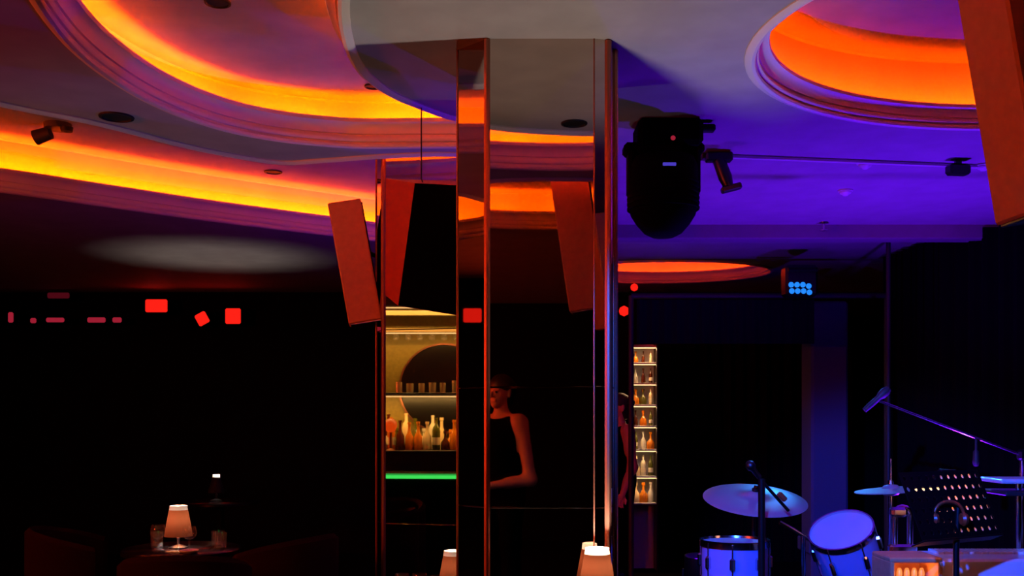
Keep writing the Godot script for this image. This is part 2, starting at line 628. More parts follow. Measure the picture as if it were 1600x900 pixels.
# ------------------------------------------------------------------ mirrored columns
# corners as (x, d) going round; strips: width of the bronze strip at each corner; joints: heights of the mirror joints
func mirrored_column(called: String, label: String, corners: Array, strips: Array, top: float, joints: Array) -> Node3D:
	var c := Vector2.ZERO
	for p in corners:
		c += p / corners.size()
	var root := thing(called, W(c, 0.0), label, "column")
	var n := corners.size()
	var st := mb()
	var lowp := []
	var area2 := 0.0
	for i in n:
		area2 += corners[i].cross(corners[(i + 1) % n])
	for i in n:
		var a: Vector2 = c.lerp(corners[i], 0.95) - c
		var b: Vector2 = c.lerp(corners[(i + 1) % n], 0.95) - c
		lowp.append(W(a, 0.0))
		face(st, [W(a, 0.0), W(b, 0.0), W(b, top), W(a, top)], W((a + b) * 0.5, 0.0))
	face(st, lowp, Vector3.DOWN)
	var hip := []
	for p in lowp:
		hip.append(p + Vector3.UP * top)
	face(st, hip, Vector3.UP)
	obj("core", st, M.column_core, root)
	for i in n:
		var a: Vector2 = corners[i] - c
		var b: Vector2 = corners[(i + 1) % n] - c
		var t := (b - a).normalized()
		var outw := Vector2(t.y, -t.x)
		if outw.dot(a + b) < 0.0:
			outw = -outw
		var l := a.distance_to(b) - 0.004
		var hs := [0.0] + joints + [top]
		var ang := atan2(t.y, t.x)
		for j in hs.size() - 1:
			st = mb()
			var y0: float = hs[j] + 0.0018
			var y1: float = hs[j + 1] - (0.0018 if j < hs.size() - 2 else 0.0)
			cbox(st, at(W((a + b) * 0.5 - outw * 0.003, (y0 + y1) * 0.5), Basis(Vector3.UP, ang)), Vector3(l, y1 - y0, 0.006), 0.0008)
			obj("mirror_panel", st, M.mirror, root)
	for i in n:
		var p: Vector2 = corners[i] - c
		var w: float = strips[i]
		st = mb()
		cbox(st, at(W(p, top * 0.5), Basis(Vector3.UP, atan2(p.y, p.x))), Vector3(w, top, w), w * 0.25)
		obj("corner_strip", st, M.bronze, root)
	return root

func near_column() -> void:
	var e := D_COL
	mirrored_column("mirrored_column", "near mirror-clad column with bronze corner strips in the middle of the picture", [
		Vector2(-0.0875, e), Vector2(0.288, e), Vector2(0.338, e + 0.012), Vector2(0.372, e + 0.11), Vector2(0.372, e + 0.42), Vector2(0.285, e + 0.56), Vector2(-0.0875, e + 0.56), Vector2(-0.197, e + 0.42), Vector2(-0.197, e + 0.11)],
		[0.02, 0.005, 0.022, 0.02, 0.02, 0.02, 0.02, 0.02, 0.008], CEIL + 0.002, [1.42 - 138.0 * D_COL / FOCAL, 1.42 + 50.0 * D_COL / FOCAL])

const FAR_D := 5.5
const FAR_TURN := 0.20
func far_corner() -> Vector2:
	return Vector2((599.0 - 800.0) / FOCAL * FAR_D, FAR_D)

func far_column() -> void:
	var a := far_corner()
	var t := Vector2(cos(FAR_TURN), -sin(FAR_TURN))
	var q := Vector2(sin(FAR_TURN), cos(FAR_TURN))
	mirrored_column("mirrored_column", "farther mirror-clad column showing the lit bar, left of the near column", [
		a, a + t * 0.42, a + t * 0.52 + q * 0.13, a + t * 0.52 + q * 0.43, a + t * 0.42 + q * 0.54, a + q * 0.54, a - t * 0.085 + q * 0.43, a - t * 0.085 + q * 0.13],
		[0.024, 0.016, 0.016, 0.016, 0.016, 0.016, 0.016, 0.010], CEIL + 0.317, [0.86, 1.9])

# mirror image of a point in the front face of the farther column
func far_image(p: Vector3) -> Vector3:
	var a := far_corner()
	var n := Vector3(-sin(FAR_TURN), 0, cos(FAR_TURN))
	return p - n * 2.0 * (p - W(a, 0.0)).dot(n)

# ------------------------------------------------------------------ hanging loudspeakers
# a slim box hung leaning; c its centre, s its size, lean its roll, turn its yaw
func column_speaker(label: String, c: Vector3, s: Vector3, lean: float, turn: float, arm_to: Vector3, cable: bool) -> void:
	var root := thing("column_loudspeaker", c, label, "loudspeaker", "slim tan loudspeakers hung leaning")
	var b := Basis(Vector3.BACK, lean) * Basis(Vector3.UP, turn)
	var st := mb()
	cbox(st, at(Vector3.ZERO, b), s, 0.006)
	obj("cabinet", st, M.speaker_tan, root)
	st = mb()
	cbox(st, at(b * Vector3(s.x * 0.5 + 0.003, 0, 0), b), Vector3(0.006, s.y * 0.95, s.z * 0.86), 0.002)
	obj("grille", st, M.grille_black, root)
	st = mb()
	cbox(st, at(b * Vector3(0, -s.y * 0.5 - 0.004, 0), b), Vector3(s.x * 0.9, 0.008, s.z * 0.9), 0.002)
	obj("end_plate", st, M.silver, root)
	st = mb()
	if cable:
		for k in [-0.3, 0.3]:
			var o: Vector3 = b * Vector3(s.x * k, s.y * 0.5, 0)
			st = mb()
			tube(st, [o, Vector3(o.x, arm_to.y - c.y, o.z)], 0.002, 6)
			obj("hanging_cable", st, M.cable, root)
	else:
		tube(st, [b * Vector3(0, 0.1, -s.z * 0.45), (b * Vector3(0, 0.1, -s.z * 0.45) + arm_to - c) * 0.5 + Vector3.UP * 0.01, arm_to - c], 0.012, 8)
		obj("wall_bracket", st, M.black_metal, root)

func speakers() -> void:
	# tan one left of the farther column
	column_speaker("leaning tan slim loudspeaker left of the farther mirrored column", P(555, 412, 5.64), Vector3(0.18, 0.665, 0.17), 0.175, 0.12, P(587, 400, 5.72), false)
	var cv := P(905, 381, 6.0)
	column_speaker("leaning slim loudspeaker overhead, mirrored dark red in the near column", Vector3(cv.x, cv.y, -(2.0 * D_COL - 6.0)), Vector3(0.215, 0.79, 0.2), 0.145, 0.14, Vector3(0, CEIL + 0.25, 0), true)
	column_speaker("large leaning slim loudspeaker cut off by the upper right corner", P(1612, 138, 2.3), Vector3(0.17, 0.565, 0.18), 0.168, 0.1, Vector3(0, CEIL + 0.3, 0), true)
	# black fronted one on a cable
	var d := 4.3
	var c := P(660, 385, d)
	var root := thing("hanging_loudspeaker", c, "black-fronted tapered loudspeaker with red side hanging on a cable", "loudspeaker")
	var f := [P(648, 286, d) - c, P(735, 290, d) - c, P(735, 496, d) - c, P(622, 478, d) - c]
	var l := [P(603, 279, d + 0.14) - c, P(602, 461, d + 0.14) - c]
	var rb := [P(735, 284, d + 0.24) - c, P(735, 488, d + 0.24) - c]
	var st := mb()
	face(st, [f[0], f[3], l[1], l[0]], Vector3(-1, 0, 1))
	face(st, [f[1], f[2], rb[1], rb[0]], Vector3.RIGHT)
	face(st, [l[0], l[1], rb[1], rb[0]], Vector3(-0.3, 0, -1))
	face(st, [f[0], f[1], rb[0], l[0]], Vector3.UP)
	face(st, [f[3], f[2], rb[1], l[1]], Vector3.DOWN)
	face(st, f, Vector3.BACK)
	obj("cabinet", st, M.speaker_red, root)
	st = mb()
	var ctr: Vector3 = (f[0] + f[1] + f[2] + f[3]) * 0.25
	var q := []
	var q2 := []
	for p in f:
		q.append(ctr + (p - ctr) * 0.985 + Vector3(0, 0, 0.012))
		q2.append(ctr + (p - ctr) * 0.995)
	face(st, q, Vector3.BACK)
	for i in 4:
		face(st, [q[i], q[(i + 1) % 4], q2[(i + 1) % 4], q2[i]], (q[i] + q[(i + 1) % 4]) * 0.5 - ctr)
	obj("grille", st, M.grille_black, root)
	st = mb()
	var hook := P(657, 276, d) - c + Vector3(0, 0, -0.04)
	tube(st, [hook + Vector3(0.012, -0.03, 0), hook, Vector3(hook.x, CEIL - c.y, hook.z)], 0.0032, 6)
	obj("hanging_cable", st, M.cable, root)
	st = mb()
	for s in [-1.0, 1.0]:
		tube(st, [hook + Vector3(0.012, -0.03, 0), hook + Vector3(0.012 + s * 0.05, -0.06, 0)], 0.003, 6)
	obj("shackle", st, M.silver, root)

# ------------------------------------------------------------------ fittings on the ceiling
func downlight(p: Vector3, r: float, label: String) -> void:
	var root := thing("recessed_downlight", p, label, "downlight", "unlit recessed downlights")
	var st := mb()
	lathe(st, [Vector2(r, 0.0), Vector2(r * 0.98, -0.006), Vector2(r * 0.82, -0.008), Vector2(r * 0.78, -0.002)], Transform3D.IDENTITY, 20)
	obj("ring", st, M.black_fitting, root)
	st = mb()
	lathe(st, [Vector2(r * 0.78, -0.002), Vector2(0.0, -0.0015)], Transform3D.IDENTITY, 20)
	obj("baffle", st, M.black_fitting, root)

func ceiling_fittings() -> void:
	var a := C(340, 3, HC + 0.235)
	downlight(W(a, CEIL + 0.234), 0.05, "black round downlight in the crescent recess at the top edge")
	downlight(Vector3(-0.655, CEIL + 0.234, -4.82), 0.04, "black round downlight at the tip of the crescent recess")
	downlight(W(C(182, 182), CEIL - 0.001), 0.075, "round downlight on the ceiling between the two left recesses")
	a = C(427, 268, HC + 0.315)
	downlight(W(a, CEIL + 0.314), 0.06, "small round downlight in the long left recess near its right end")
	a = C(895, 203)
	downlight(Vector3(0.28, CEIL - 0.001, -2.57), 0.06, "round downlight on the ceiling in front of the near column")
	# spot lamp in the long recess
	var p := W(C(90, 199, HC + 0.295), CEIL + 0.295)
	var root := thing("ceiling_spot", p, "small adjustable spot lamp in the long left recess", "spot lamp")
	var st := mb()
	lathe(st, [Vector2(0.0, -0.012), Vector2(0.07, -0.01), Vector2(0.075, 0.02)], Transform3D.IDENTITY, 18)
	obj("rose", st, M.ceiling_fitting, root)
	st = mb()
	lathe(st, [Vector2(0.0, 0.0), Vector2(0.035, 0.0), Vector2(0.042, 0.09), Vector2(0.03, 0.09), Vector2(0.0, 0.07)], at(Vector3(-0.04, -0.03, 0), Basis(Vector3.BACK, 1.9)), 16)
	obj("lamp_head", st, M.ceiling_fitting, root)
	st = mb()
	lathe(st, [Vector2(0.0, -0.03), Vector2(0.03, -0.025), Vector2(0.034, 0.0)], at(Vector3(0.06, -0.005, 0.02)), 14)
	obj("baffle", st, M.black_fitting, root)
	# track rail over the stage
	var t0 := W(C(1095, 240), CEIL - 0.012)
	var t1 := W(C(1570, 259), CEIL - 0.012)
	root = thing("track_rail", (t0 + t1) * 0.5, "thin straight track rail on the violet ceiling", "rail")
	st = mb()
	var rb := Basis(Vector3.UP, -atan2(t1.z - t0.z, t1.x - t0.x))
	cbox(st, at(Vector3.ZERO, rb), Vector3(t0.distance_to(t1), 0.012, 0.022), 0.003)
	obj("rail_body", st, M.trim_paint, root)
	st = mb()
	cbox(st, at(rb * Vector3(-t0.distance_to(t1) * 0.5 + 0.05, -0.004, 0), rb), Vector3(0.1, 0.03, 0.04), 0.004)
	obj("end_feed", st, M.cable, root)
	# track spot
	var s := W(C(1122, 238), CEIL)
	root = thing("track_spot", s, "black track spot hanging next to the moving head lamp", "spot lamp")
	st = mb()
	cbox(st, at(Vector3(0, -0.03, 0.02)), Vector3(0.13, 0.045, 0.06), 0.006)
	obj("adapter", st, M.black_satin, root)
	st = mb()
	var a0 := Vector3(0.0, -0.045, 0.02)
	var a1 := Vector3(0.045, -0.19, 0.05)
	var xf := along(a0, a1)
	lathe(st, [Vector2(0.0, 0.0), Vector2(0.032, 0.0), Vector2(0.034, 0.1), Vector2(0.024, 0.15), Vector2(0.0, 0.15)], xf, 16)
	obj("lamp_head", st, M.black_satin, root)
	st = mb()
	cbox(st, at(Vector3(0.055, -0.19, 0.05), Basis(Vector3.BACK, 0.25)), Vector3(0.10, 0.03, 0.05), 0.006)
	obj("barn_door", st, M.black_satin, root)
	# box on the rail
	st = mb()
	var bp := W(C(1497, 250), CEIL - 0.05)
	cbox(st, at(Vector3.ZERO, rb), Vector3(0.115, 0.055, 0.07), 0.012)
	root = thing("projector_box", bp, "small black box fixed on the track rail at right", "fitting")
	obj("housing", st, M.black_satin, root)
	st = mb()
	cbox(st, at(Vector3(0, 0.035, 0)), Vector3(0.03, 0.03, 0.03), 0.004)
	obj("mount", st, M.black_satin, root)
	# smoke detectors
	var dl := ["round white smoke detector just under the track rail", "small round smoke detector lowest on the bright violet ceiling", "round smoke detector beside the large right loudspeaker"]
	var dp := [C(1352, 254), C(1321, 297), C(1537, 257)]
	for i in 3:
		root = thing("smoke_detector", W(dp[i], CEIL), dl[i], "smoke detector", "smoke detectors over the stage")
		st = mb()
		lathe(st, [Vector2(0.0, -0.034), Vector2(0.014, -0.033), Vector2(0.02, -0.026), Vector2(0.03, -0.022), Vector2(0.036, -0.012), Vector2(0.036, 0.0)], Transform3D.IDENTITY, 16)
		obj("dome", st, M.trim_paint, root)
		st = mb()
		lathe(st, [Vector2(0.043, 0.0), Vector2(0.043, -0.008), Vector2(0.036, -0.009)], Transform3D.IDENTITY, 16)
		obj("base_ring", st, M.trim_paint, root)
	st = mb()
	var sp := W(C(1283, 350), CEIL)
	lathe(st, [Vector2(0.0, -0.06), Vector2(0.03, -0.058), Vector2(0.03, -0.052), Vector2(0.008, -0.05), Vector2(0.008, -0.01), Vector2(0.032, -0.008), Vector2(0.034, 0.0)], at(Vector3.ZERO), 14)
	root = thing("sprinkler_head", sp + Vector3(0, 0, 0.06), "tiny pale sprinkler head at the shallow ceiling beam", "sprinkler")
	obj("sprinkler_body", st, M.silver, root)

func moving_head() -> void:
	var d := 4.62
	var p := Vector3((1036.0 - 800.0) / FOCAL * d, CEIL, -d)
	var k := d / FOCAL
	var root := thing("moving_head_lamp", p, "large black moving head stage lamp hanging from the violet ceiling", "stage lamp")
	var st := mb()
	cbox(st, at(Vector3(0.02, -0.06, 0)), Vector3(0.29, 0.12, 0.22), 0.02)
	cbox(st, at(Vector3(-0.02, -0.13, 0)), Vector3(0.2, 0.06, 0.17), 0.02)
	obj("base", st, M.flat_black, root)
	st = mb()
	cbox(st, at(Vector3(0.13, -0.028, 0.02)), Vector3(0.2, 0.03, 0.05), 0.006)
	obj("clamp_bar", st, M.black_metal, root)
	for s in [-1.0, 1.0]:
		st = mb()
		cbox(st, at(Vector3(s * 0.142, -0.22, 0)), Vector3(0.04, 0.22, 0.11), 0.014)
		cbox(st, at(Vector3(s * 0.135, -0.12, 0)), Vector3(0.09, 0.05, 0.11), 0.014)
		obj("yoke_arm", st, M.flat_black, root)
	st = mb()
	var hp := [Vector2(0.0, -0.515), Vector2(0.05, -0.513), Vector2(0.085, -0.495), Vector2(0.12, -0.455), Vector2(0.145, -0.415), Vector2(0.158, -0.37), Vector2(0.16, -0.3), Vector2(0.158, -0.2), Vector2(0.14, -0.16), Vector2(0.08, -0.15), Vector2(0.0, -0.15)]
	lathe(st, hp, Transform3D.IDENTITY, 28)
	var mh := obj("lamp_head", st, M.flat_black, root)
	for i in 6:
		st = mb()
		lathe(st, [Vector2(0.157, -0.27 - i * 0.022), Vector2(0.163, -0.272 - i * 0.022), Vector2(0.163, -0.28 - i * 0.022), Vector2(0.157, -0.282 - i * 0.022)], Transform3D.IDENTITY, 28)
		obj("cooling_fin", st, M.flat_black, mh)
	st = mb()
	cbox(st, at(Vector3(0.005, -0.222, 0.157)), Vector3(0.058, 0.014, 0.008), 0.002)
	obj("display_strip", st, M.display_glow, mh)
	st = mb()
	lathe(st, [Vector2(0.0, 0.006), Vector2(0.009, 0.004), Vector2(0.011, 0.0)], at(Vector3(0.028, -0.095, 0.11), Basis(Vector3.RIGHT, PI / 2)), 12)
	obj("signal_lamp", st, M.dim_red_glow, root)

# ------------------------------------------------------------------ stage surroundings
func drape(called: String, a: Vector2, b: Vector2, y0: float, y1: float, m: Material, label: String, wave := 0.12, amp := 0.035, category := "curtain") -> void:
	var l := a.distance_to(b)
	var n := int(ceil(l / 0.02))
	var t := (b - a).normalized()
	var q := Vector2(t.y, -t.x)
	var st := mb()
	var rows := [[], []]
	var c := (a + b) * 0.5
	for i in n + 1:
		var s := l * i / n
		var w := sin(s / wave * TAU) * amp + sin(s / wave * 2.3 + 1.0) * amp * 0.3
		rows[0].append(a + t * s + q * w)
		rows[1].append(a + t * s + q * (w - 0.012))
	for i in n:
		var e: Vector2 = rows[0][i + 1] - rows[0][i]
		var nn := Vector2(e.y, -e.x).normalized()
		for j in 2:
			face(st, [W(rows[j][i] - c, y0), W(rows[j][i + 1] - c, y0), W(rows[j][i + 1] - c, y1), W(rows[j][i] - c, y1)], W(nn * (1.0 if j == 0 else -1.0), 0.0))
		face(st, [W(rows[0][i] - c, y0), W(rows[0][i + 1] - c, y0), W(rows[1][i + 1] - c, y0), W(rows[1][i] - c, y0)], Vector3.DOWN)
		face(st, [W(rows[0][i] - c, y1), W(rows[0][i + 1] - c, y1), W(rows[1][i + 1] - c, y1), W(rows[1][i] - c, y1)], Vector3.UP)
	var o := obj(called, st, m)
	o.position = W(c, 0.0)
	tag(o, label, category)

func can_light(called: String, label: String, p: Vector3, to: Vector3, r: float, lens: Material) -> void:
	var root := thing(called, p, label, "stage lamp")
	var y := (to - p).normalized()
	var xf := along(Vector3.ZERO, y)
	var st := mb()
	lathe(st, [Vector2(0.0, -r * 1.7), Vector2(r * 0.6, -r * 1.65), Vector2(r, -r * 1.1), Vector2(r, r * 0.9), Vector2(r * 0.93, r * 0.9), Vector2(r * 0.9, r * 0.5)], xf, 20)
	obj("can", st, M.black_metal, root)
	st = mb()
	lathe(st, [Vector2(r * 0.9, r * 0.5), Vector2(r * 0.5, r * 0.56), Vector2(0.0, r * 0.58)], xf, 20)
	obj("lens_light", st, lens, root)
	st = mb()
	var side := xf.basis.x
	var up := Vector3.UP if y.y < 0.2 else Vector3.DOWN
	tube(st, [side * r * 1.08, side * r * 1.12 + up * r * 1.3, -side * r * 1.12 + up * r * 1.3, -side * r * 1.08], r * 0.1, 6)
	if y.y < 0.2:
		tube(st, [up * r * 1.3, Vector3(0, CEIL + 0.02 - p.y, 0)], r * 0.12, 6)
	obj("yoke", st, M.black_metal, root)

func stage() -> void:
	var st := mb()
	cbox(st, at(Vector3(1.95, 0.15, -5.45)), Vector3(2.7, 0.3, 2.3), 0.01)
	tag(obj("stage_platform", st, M.dark_carpet), "low dark stage platform under the drums", "stage")
	# uplights on the platform
	can_light("floor_uplight", "violet floor uplight standing on the stage behind the drums", UPLIGHT_A, UPLIGHT_A + Vector3(-0.12, 1, 0.05), 0.09, M.violet_lens_glow)
	can_light("floor_uplight", "violet floor uplight on the stage beside the back curtain", UPLIGHT_B, UPLIGHT_B + Vector3(0, 1, 0.1), 0.09, M.violet_lens_glow)
	can_light("ceiling_can_lamp", "blue stage can lamp hung above the viewer and aimed at the drums", BLUE_CAN, BLUE_AIM, 0.08, M.blue_lens_glow)
	# drapes
	drape("stage_curtain", Vector2(1.42, 10.2), Vector2(3.4, 10.2), 0.0, CEIL - 0.28, M.black_drape, "black pleated curtain across the back of the stage")
	drape("stage_curtain", C(1386, 398), C(1470, 366), 0.0, CEIL - 0.02, M.black_drape, "black pleated side curtain at the right of the stage, behind the pole")
	drape("stage_curtain", C(1470, 366), C(1610, 338), 0.0, CEIL - 0.02, M.black_drape, "black pleated side curtain behind the long microphone arm")
	drape("stage_curtain", C(1610, 338), Vector2(4.55, 5.1), 0.0, CEIL - 0.02, M.black_drape, "black side curtain nearest the right edge")
	# pelmet on a frame
	var d := 8.1
	var a := P(986, 462, d)
	var b := P(1386, 462, d)
	drape("stage_pelmet", Vector2(a.x + 0.045, d), Vector2(P(1272, 0, d).x, d), P(0, 537, d).y, a.y - 0.03, M.navy_drape, "dark blue pelmet hanging under the stage crossbar", 0.1, 0.012, "pelmet")
	st = mb()
	tube(st, [a, b], 0.022, 10)
	var root := thing("lighting_gantry", Vector3.ZERO, "thin dark gantry of crossbar and two uprights behind the drums", "gantry")
	obj("crossbar", st, M.ceiling_fitting, root)
	st = mb()
	var up := P(1388, 655, 7.6)
	tube(st, [Vector3(up.x, 0.0, up.z), Vector3(up.x, CEIL, up.z)], 0.017, 10)
	tag(obj("stage_pole", st, M.ceiling_fitting), "slender floor-to-ceiling pole beside the music stand", "pole")
	for x in [a.x, b.x]:
		st = mb()
		tube(st, [Vector3(x, 0.0, -d), Vector3(x, a.y, -d)], 0.022, 10)
		obj("upright", st, M.ceiling_fitting, root)
	# pillar wrapped in cloth
	var pl := P(1268, 0, 8.5)
	var pr := P(1326, 0, 8.5)
	var w := pr.x - pl.x
	root = thing("stage_pillar", Vector3((pl.x + pr.x) * 0.5, 0.0, -8.5 - w * 0.5), "plain violet-lit pillar behind the drums", "pillar")
	st = mb()
	cbox(st, at(Vector3(0, P(0, 470, 8.5).y * 0.5, 0)), Vector3(w, P(0, 470, 8.5).y, w), 0.02)
	obj("shaft", st, M.pillar_fabric, root)
	st = mb()
	cbox(st, at(Vector3(0, 0.36, 0)), Vector3(w + 0.05, 0.12, w + 0.05), 0.01)
	obj("plinth", st, M.pillar_fabric, root)
	# par lamp on the crossbar
	var q := P(1249, 440, 7.95)
	root = thing("par_lamp", q, "square black stage lamp with glowing light blue face on the crossbar", "stage lamp")
	st = mb()
	cbox(st, at(Vector3(0, 0.0, 0)), Vector3(0.25, 0.24, 0.16), 0.02)
	var ph := obj("housing", st, M.black_satin, root)
	for i in 4:
		for j in 2:
			st = mb()
			var tx := -0.075 + i * 0.045 + j * 0.005
			lathe(st, [Vector2(0.0, 0.014), Vector2(0.016, 0.01), Vector2(0.022, 0.0)], at(Vector3(tx - 0.01, -0.035 - j * 0.048 - (0.01 if i == 3 else 0.0), 0.08), Basis(Vector3.RIGHT, PI / 2)), 12)
			obj("led_lens", st, M.cyan_lens_glow, ph)
	st = mb()
	cbox(st, at(Vector3(0, 0.07, 0.085)), Vector3(0.22, 0.012, 0.06), 0.003)
	obj("visor", st, M.black_satin, root)
	st = mb()
	tube(st, [Vector3(0, -0.1, -0.09), Vector3(0, -0.12, -0.15)], 0.012, 8)
	obj("clamp", st, M.black_metal, root)
	spot("par_lamp_beam", q + Vector3(-0.01, -0.06, 0.13), BLUE_PAR_AIM, lin(0.03, 0.3, 1.0), 2.5, 20.0, 0.6, 0.05)

# ------------------------------------------------------------------ drum kit
func drum(called: String, label: String, c: Vector3, b: Basis, r: float, h: float, lugs: int, stand: bool) -> Node3D:
	var root := thing(called, c, label, "drum")
	var st := mb()
	lathe(st, [Vector2(r * 0.98, -h * 0.5), Vector2(r * 0.985, h * 0.5)], at(Vector3.ZERO, b), 32)
	var shell := obj("shell", st, M.drum_shell, root)
	for s in [-1.0, 1.0]:
		st = mb()
		lathe(st, [Vector2(0.0, s * (h * 0.5 + 0.003)), Vector2(r * 0.99, s * h * 0.5)], at(Vector3.ZERO, b), 32)
		obj("drum_head", st, M.drum_head, root)
		st = mb()
		var y0: float = s * h * 0.5
		lathe(st, [Vector2(r * 0.99, y0 - s * 0.022), Vector2(r * 1.03, y0 - s * 0.022), Vector2(r * 1.03, y0 + s * 0.006), Vector2(r * 1.05, y0 + s * 0.012), Vector2(r * 1.0, y0 + s * 0.012), Vector2(r * 0.985, y0)], at(Vector3.ZERO, b), 32)
		obj("hoop", st, M.chrome, root)
	for i in lugs:
		var a := TAU * (i + 0.35) / lugs
		var o := Vector3(cos(a), 0, sin(a))
		st = mb()
		cbox(st, at(b * (o * r * 1.02), b * Basis(Vector3.UP, -a)), Vector3(0.03, h * 0.34, 0.026), 0.008)
		tube(st, [b * (o * r * 1.03 + Vector3.UP * h * 0.5), b * (o * r * 1.03 - Vector3.UP * h * 0.5)], 0.004, 6)
		obj("lug", st, M.chrome, shell)
	if stand:
		st = mb()
		tube(st, [Vector3(0, -h * 0.5, 0), Vector3(0, 0.32 - c.y, 0)], 0.013, 8)
		for i in 3:
			var a := TAU * i / 3.0 + 0.4
			tube(st, [Vector3(0, 0.5 - c.y, 0), Vector3(cos(a) * 0.24, 0.31 - c.y, sin(a) * 0.24)], 0.009, 6)
			tube(st, [Vector3(0, -h * 0.5 - 0.05, 0), Vector3(cos(a) * r * 1.03, -h * 0.5, sin(a) * r * 1.03)], 0.008, 6)
		obj("stand", st, M.chrome, root)
	return root

func drums() -> void:
	# snare, left
	drum("snare_drum", "pale blue snare drum with chrome hoops left of the tilted cymbal stand", P(1148, 876, 5.1), Basis.IDENTITY, 0.165, 0.19, 8, true)
	# tilted tom
	var tb := Basis(Vector3.BACK, 0.42) * Basis(Vector3.RIGHT, 0.42)
	var tc := P(1323, 858, 5.15)
	var root := drum("tom_drum", "tilted blue-lit tom drum in the middle of the kit", tc, tb, 0.155, 0.23, 6, false)
	var st := mb()
	tube(st, [tb * Vector3(-0.15, -0.02, 0), P(1268, 845, 5.2) - tc, P(1240, 828, 5.2) - tc, P(1218, 816, 5.2) - tc], 0.011, 8)
	tube(st, [P(1255, 838, 5.2) - tc, P(1255, 999, 5.2) - tc], 0.013, 8)
	obj("mount_arm", st, M.chrome, root)
	# big cymbal
	var cc := P(1180, 777, 5.25)
	root = thing("ride_cymbal", cc, "large tilted cymbal glowing blue on a black stand", "cymbal")
	var cb := Basis(Vector3.BACK, -0.03) * Basis(Vector3.RIGHT, 0.25)
	st = mb()
	var up := [Vector2(0.008, 0.034), Vector2(0.03, 0.031), Vector2(0.045, 0.022), Vector2(0.055, 0.014), Vector2(0.12, 0.009), Vector2(0.2, 0.0), Vector2(0.262, -0.012), Vector2(0.264, -0.0135)]
	var dn := []
	for i in up.size():
		dn.append(up[up.size() - 1 - i] - Vector2(0, 0.002))
	lathe(st, up + dn, at(Vector3.ZERO, cb), 48)
	obj("plate", st, M.cymbal, root)
	st = mb()
	lathe(st, [Vector2(0.0, 0.065), Vector2(0.01, 0.064), Vector2(0.012, 0.05), Vector2(0.02, 0.048), Vector2(0.02, 0.034), Vector2(0.008, 0.034)], at(Vector3.ZERO, cb), 14)
	obj("wing_nut", st, M.black_satin, root)
	st = mb()
	var base := cb * Vector3(0, -0.02, 0)
	tube(st, [base, base + Vector3(0.0, -0.12, -0.03), Vector3(base.x, 0.7 - cc.y, base.z - 0.03)], 0.012, 8)
	tube(st, [Vector3(base.x, 0.8 - cc.y, base.z - 0.03), Vector3(base.x, 0.31 - cc.y, base.z - 0.03)], 0.016, 8)
	for i in 3:
		var a := TAU * i / 3.0
		tube(st, [Vector3(base.x, 0.6 - cc.y, base.z - 0.03), Vector3(base.x + cos(a) * 0.28, 0.31 - cc.y, base.z - 0.03 + sin(a) * 0.28)], 0.01, 6)
	obj("stand", st, M.black_metal, root)
	# black mic stand crossing the cymbal
	var d := 4.9
	var m0 := P(1190, 745, d)
	root = thing("microphone_stand", Vector3(m0.x, 0.3, m0.z), "black upright microphone stand crossing in front of the large cymbal", "microphone stand")
	st = mb()
	var rel := m0 - root.position
	tube(st, [Vector3.ZERO, rel + Vector3(0, -0.01, 0)], 0.017, 8)
	lathe(st, [Vector2(0.0, 0.03), Vector2(0.1, 0.02), Vector2(0.13, 0.0)], Transform3D.IDENTITY, 20)
	obj("upright", st, M.black_metal, root)
	st = mb()
	tube(st, [P(1178, 735, d) - root.position, P(1195, 757, d) - root.position, P(1232, 798, d + 0.05) - root.position], 0.008, 8)
	obj("boom", st, M.black_metal, root)
	st = mb()
	lathe(st, [Vector2(0.0, -0.05), Vector2(0.012, -0.05), Vector2(0.014, 0.0), Vector2(0.022, 0.01), Vector2(0.024, 0.03), Vector2(0.012, 0.046), Vector2(0.0, 0.05)], along(P(1195, 757, d) - root.position, P(1176, 732, d) - root.position).translated_local(Vector3(0, 0.09, 0)), 14)
	obj("microphone", st, M.black_satin, root)
	st = mb()
	cbox(st, at(P(1222, 776, d) - root.position, Basis(Vector3.BACK, -0.8)), Vector3(0.05, 0.026, 0.026), 0.006)
	obj("clip", st, M.copper_plastic, root)
	# hi-hat
	var hc := P(1392, 766, 5.2)
	root = thing("hi_hat", hc, "thin hi-hat cymbal pair seen edge-on left of the music stand", "cymbal")
	var hb := Basis(Vector3.BACK, 0.09)
	for s in [-1.0, 1.0]:
		st = mb()
		lathe(st, [Vector2(0.008, s * 0.03), Vector2(0.035, s * 0.024), Vector2(0.045, s * 0.012), Vector2(0.178, s * 0.002), Vector2(0.178, s * 0.001), Vector2(0.04, s * 0.009)], at(Vector3.ZERO, hb), 32)
		obj("plate", st, M.cymbal, root)
	st = mb()
	tube(st, [Vector3(0, 0.16, 0), Vector3(0, -0.05, 0)], 0.005, 8)
	obj("pull_rod", st, M.chrome, root)
	st = mb()
	lathe(st, [Vector2(0.0, 0.05), Vector2(0.014, 0.05), Vector2(0.016, 0.03), Vector2(0.006, 0.028)], at(Vector3.ZERO), 12)
	obj("clutch", st, M.chrome, root)
	st = mb()
	tube(st, [Vector3(0, -0.03, 0), Vector3(0, 0.31 - hc.y, 0)], 0.014, 8)
	for i in 3:
		var a := TAU * i / 3.0 + 0.6
		tube(st, [Vector3(0, 0.55 - hc.y, 0), Vector3(cos(a) * 0.24, 0.31 - hc.y, sin(a) * 0.24)], 0.009, 6)
	obj("stand", st, M.chrome, root)
	# chrome inverted U of the drum rack
	var u0 := P(1398, 870, 5.0)
	root = thing("drum_rack", Vector3(u0.x, 0.3, u0.z), "bright chrome U-shaped rack tube between tom and music stand", "drum rack")
	st = mb()
	var pts := [Vector3(0, 0, 0)]
	var wd := P(1422, 0, 5.0).x - u0.x
	var ht := P(0, 793, 5.0).y - 0.3
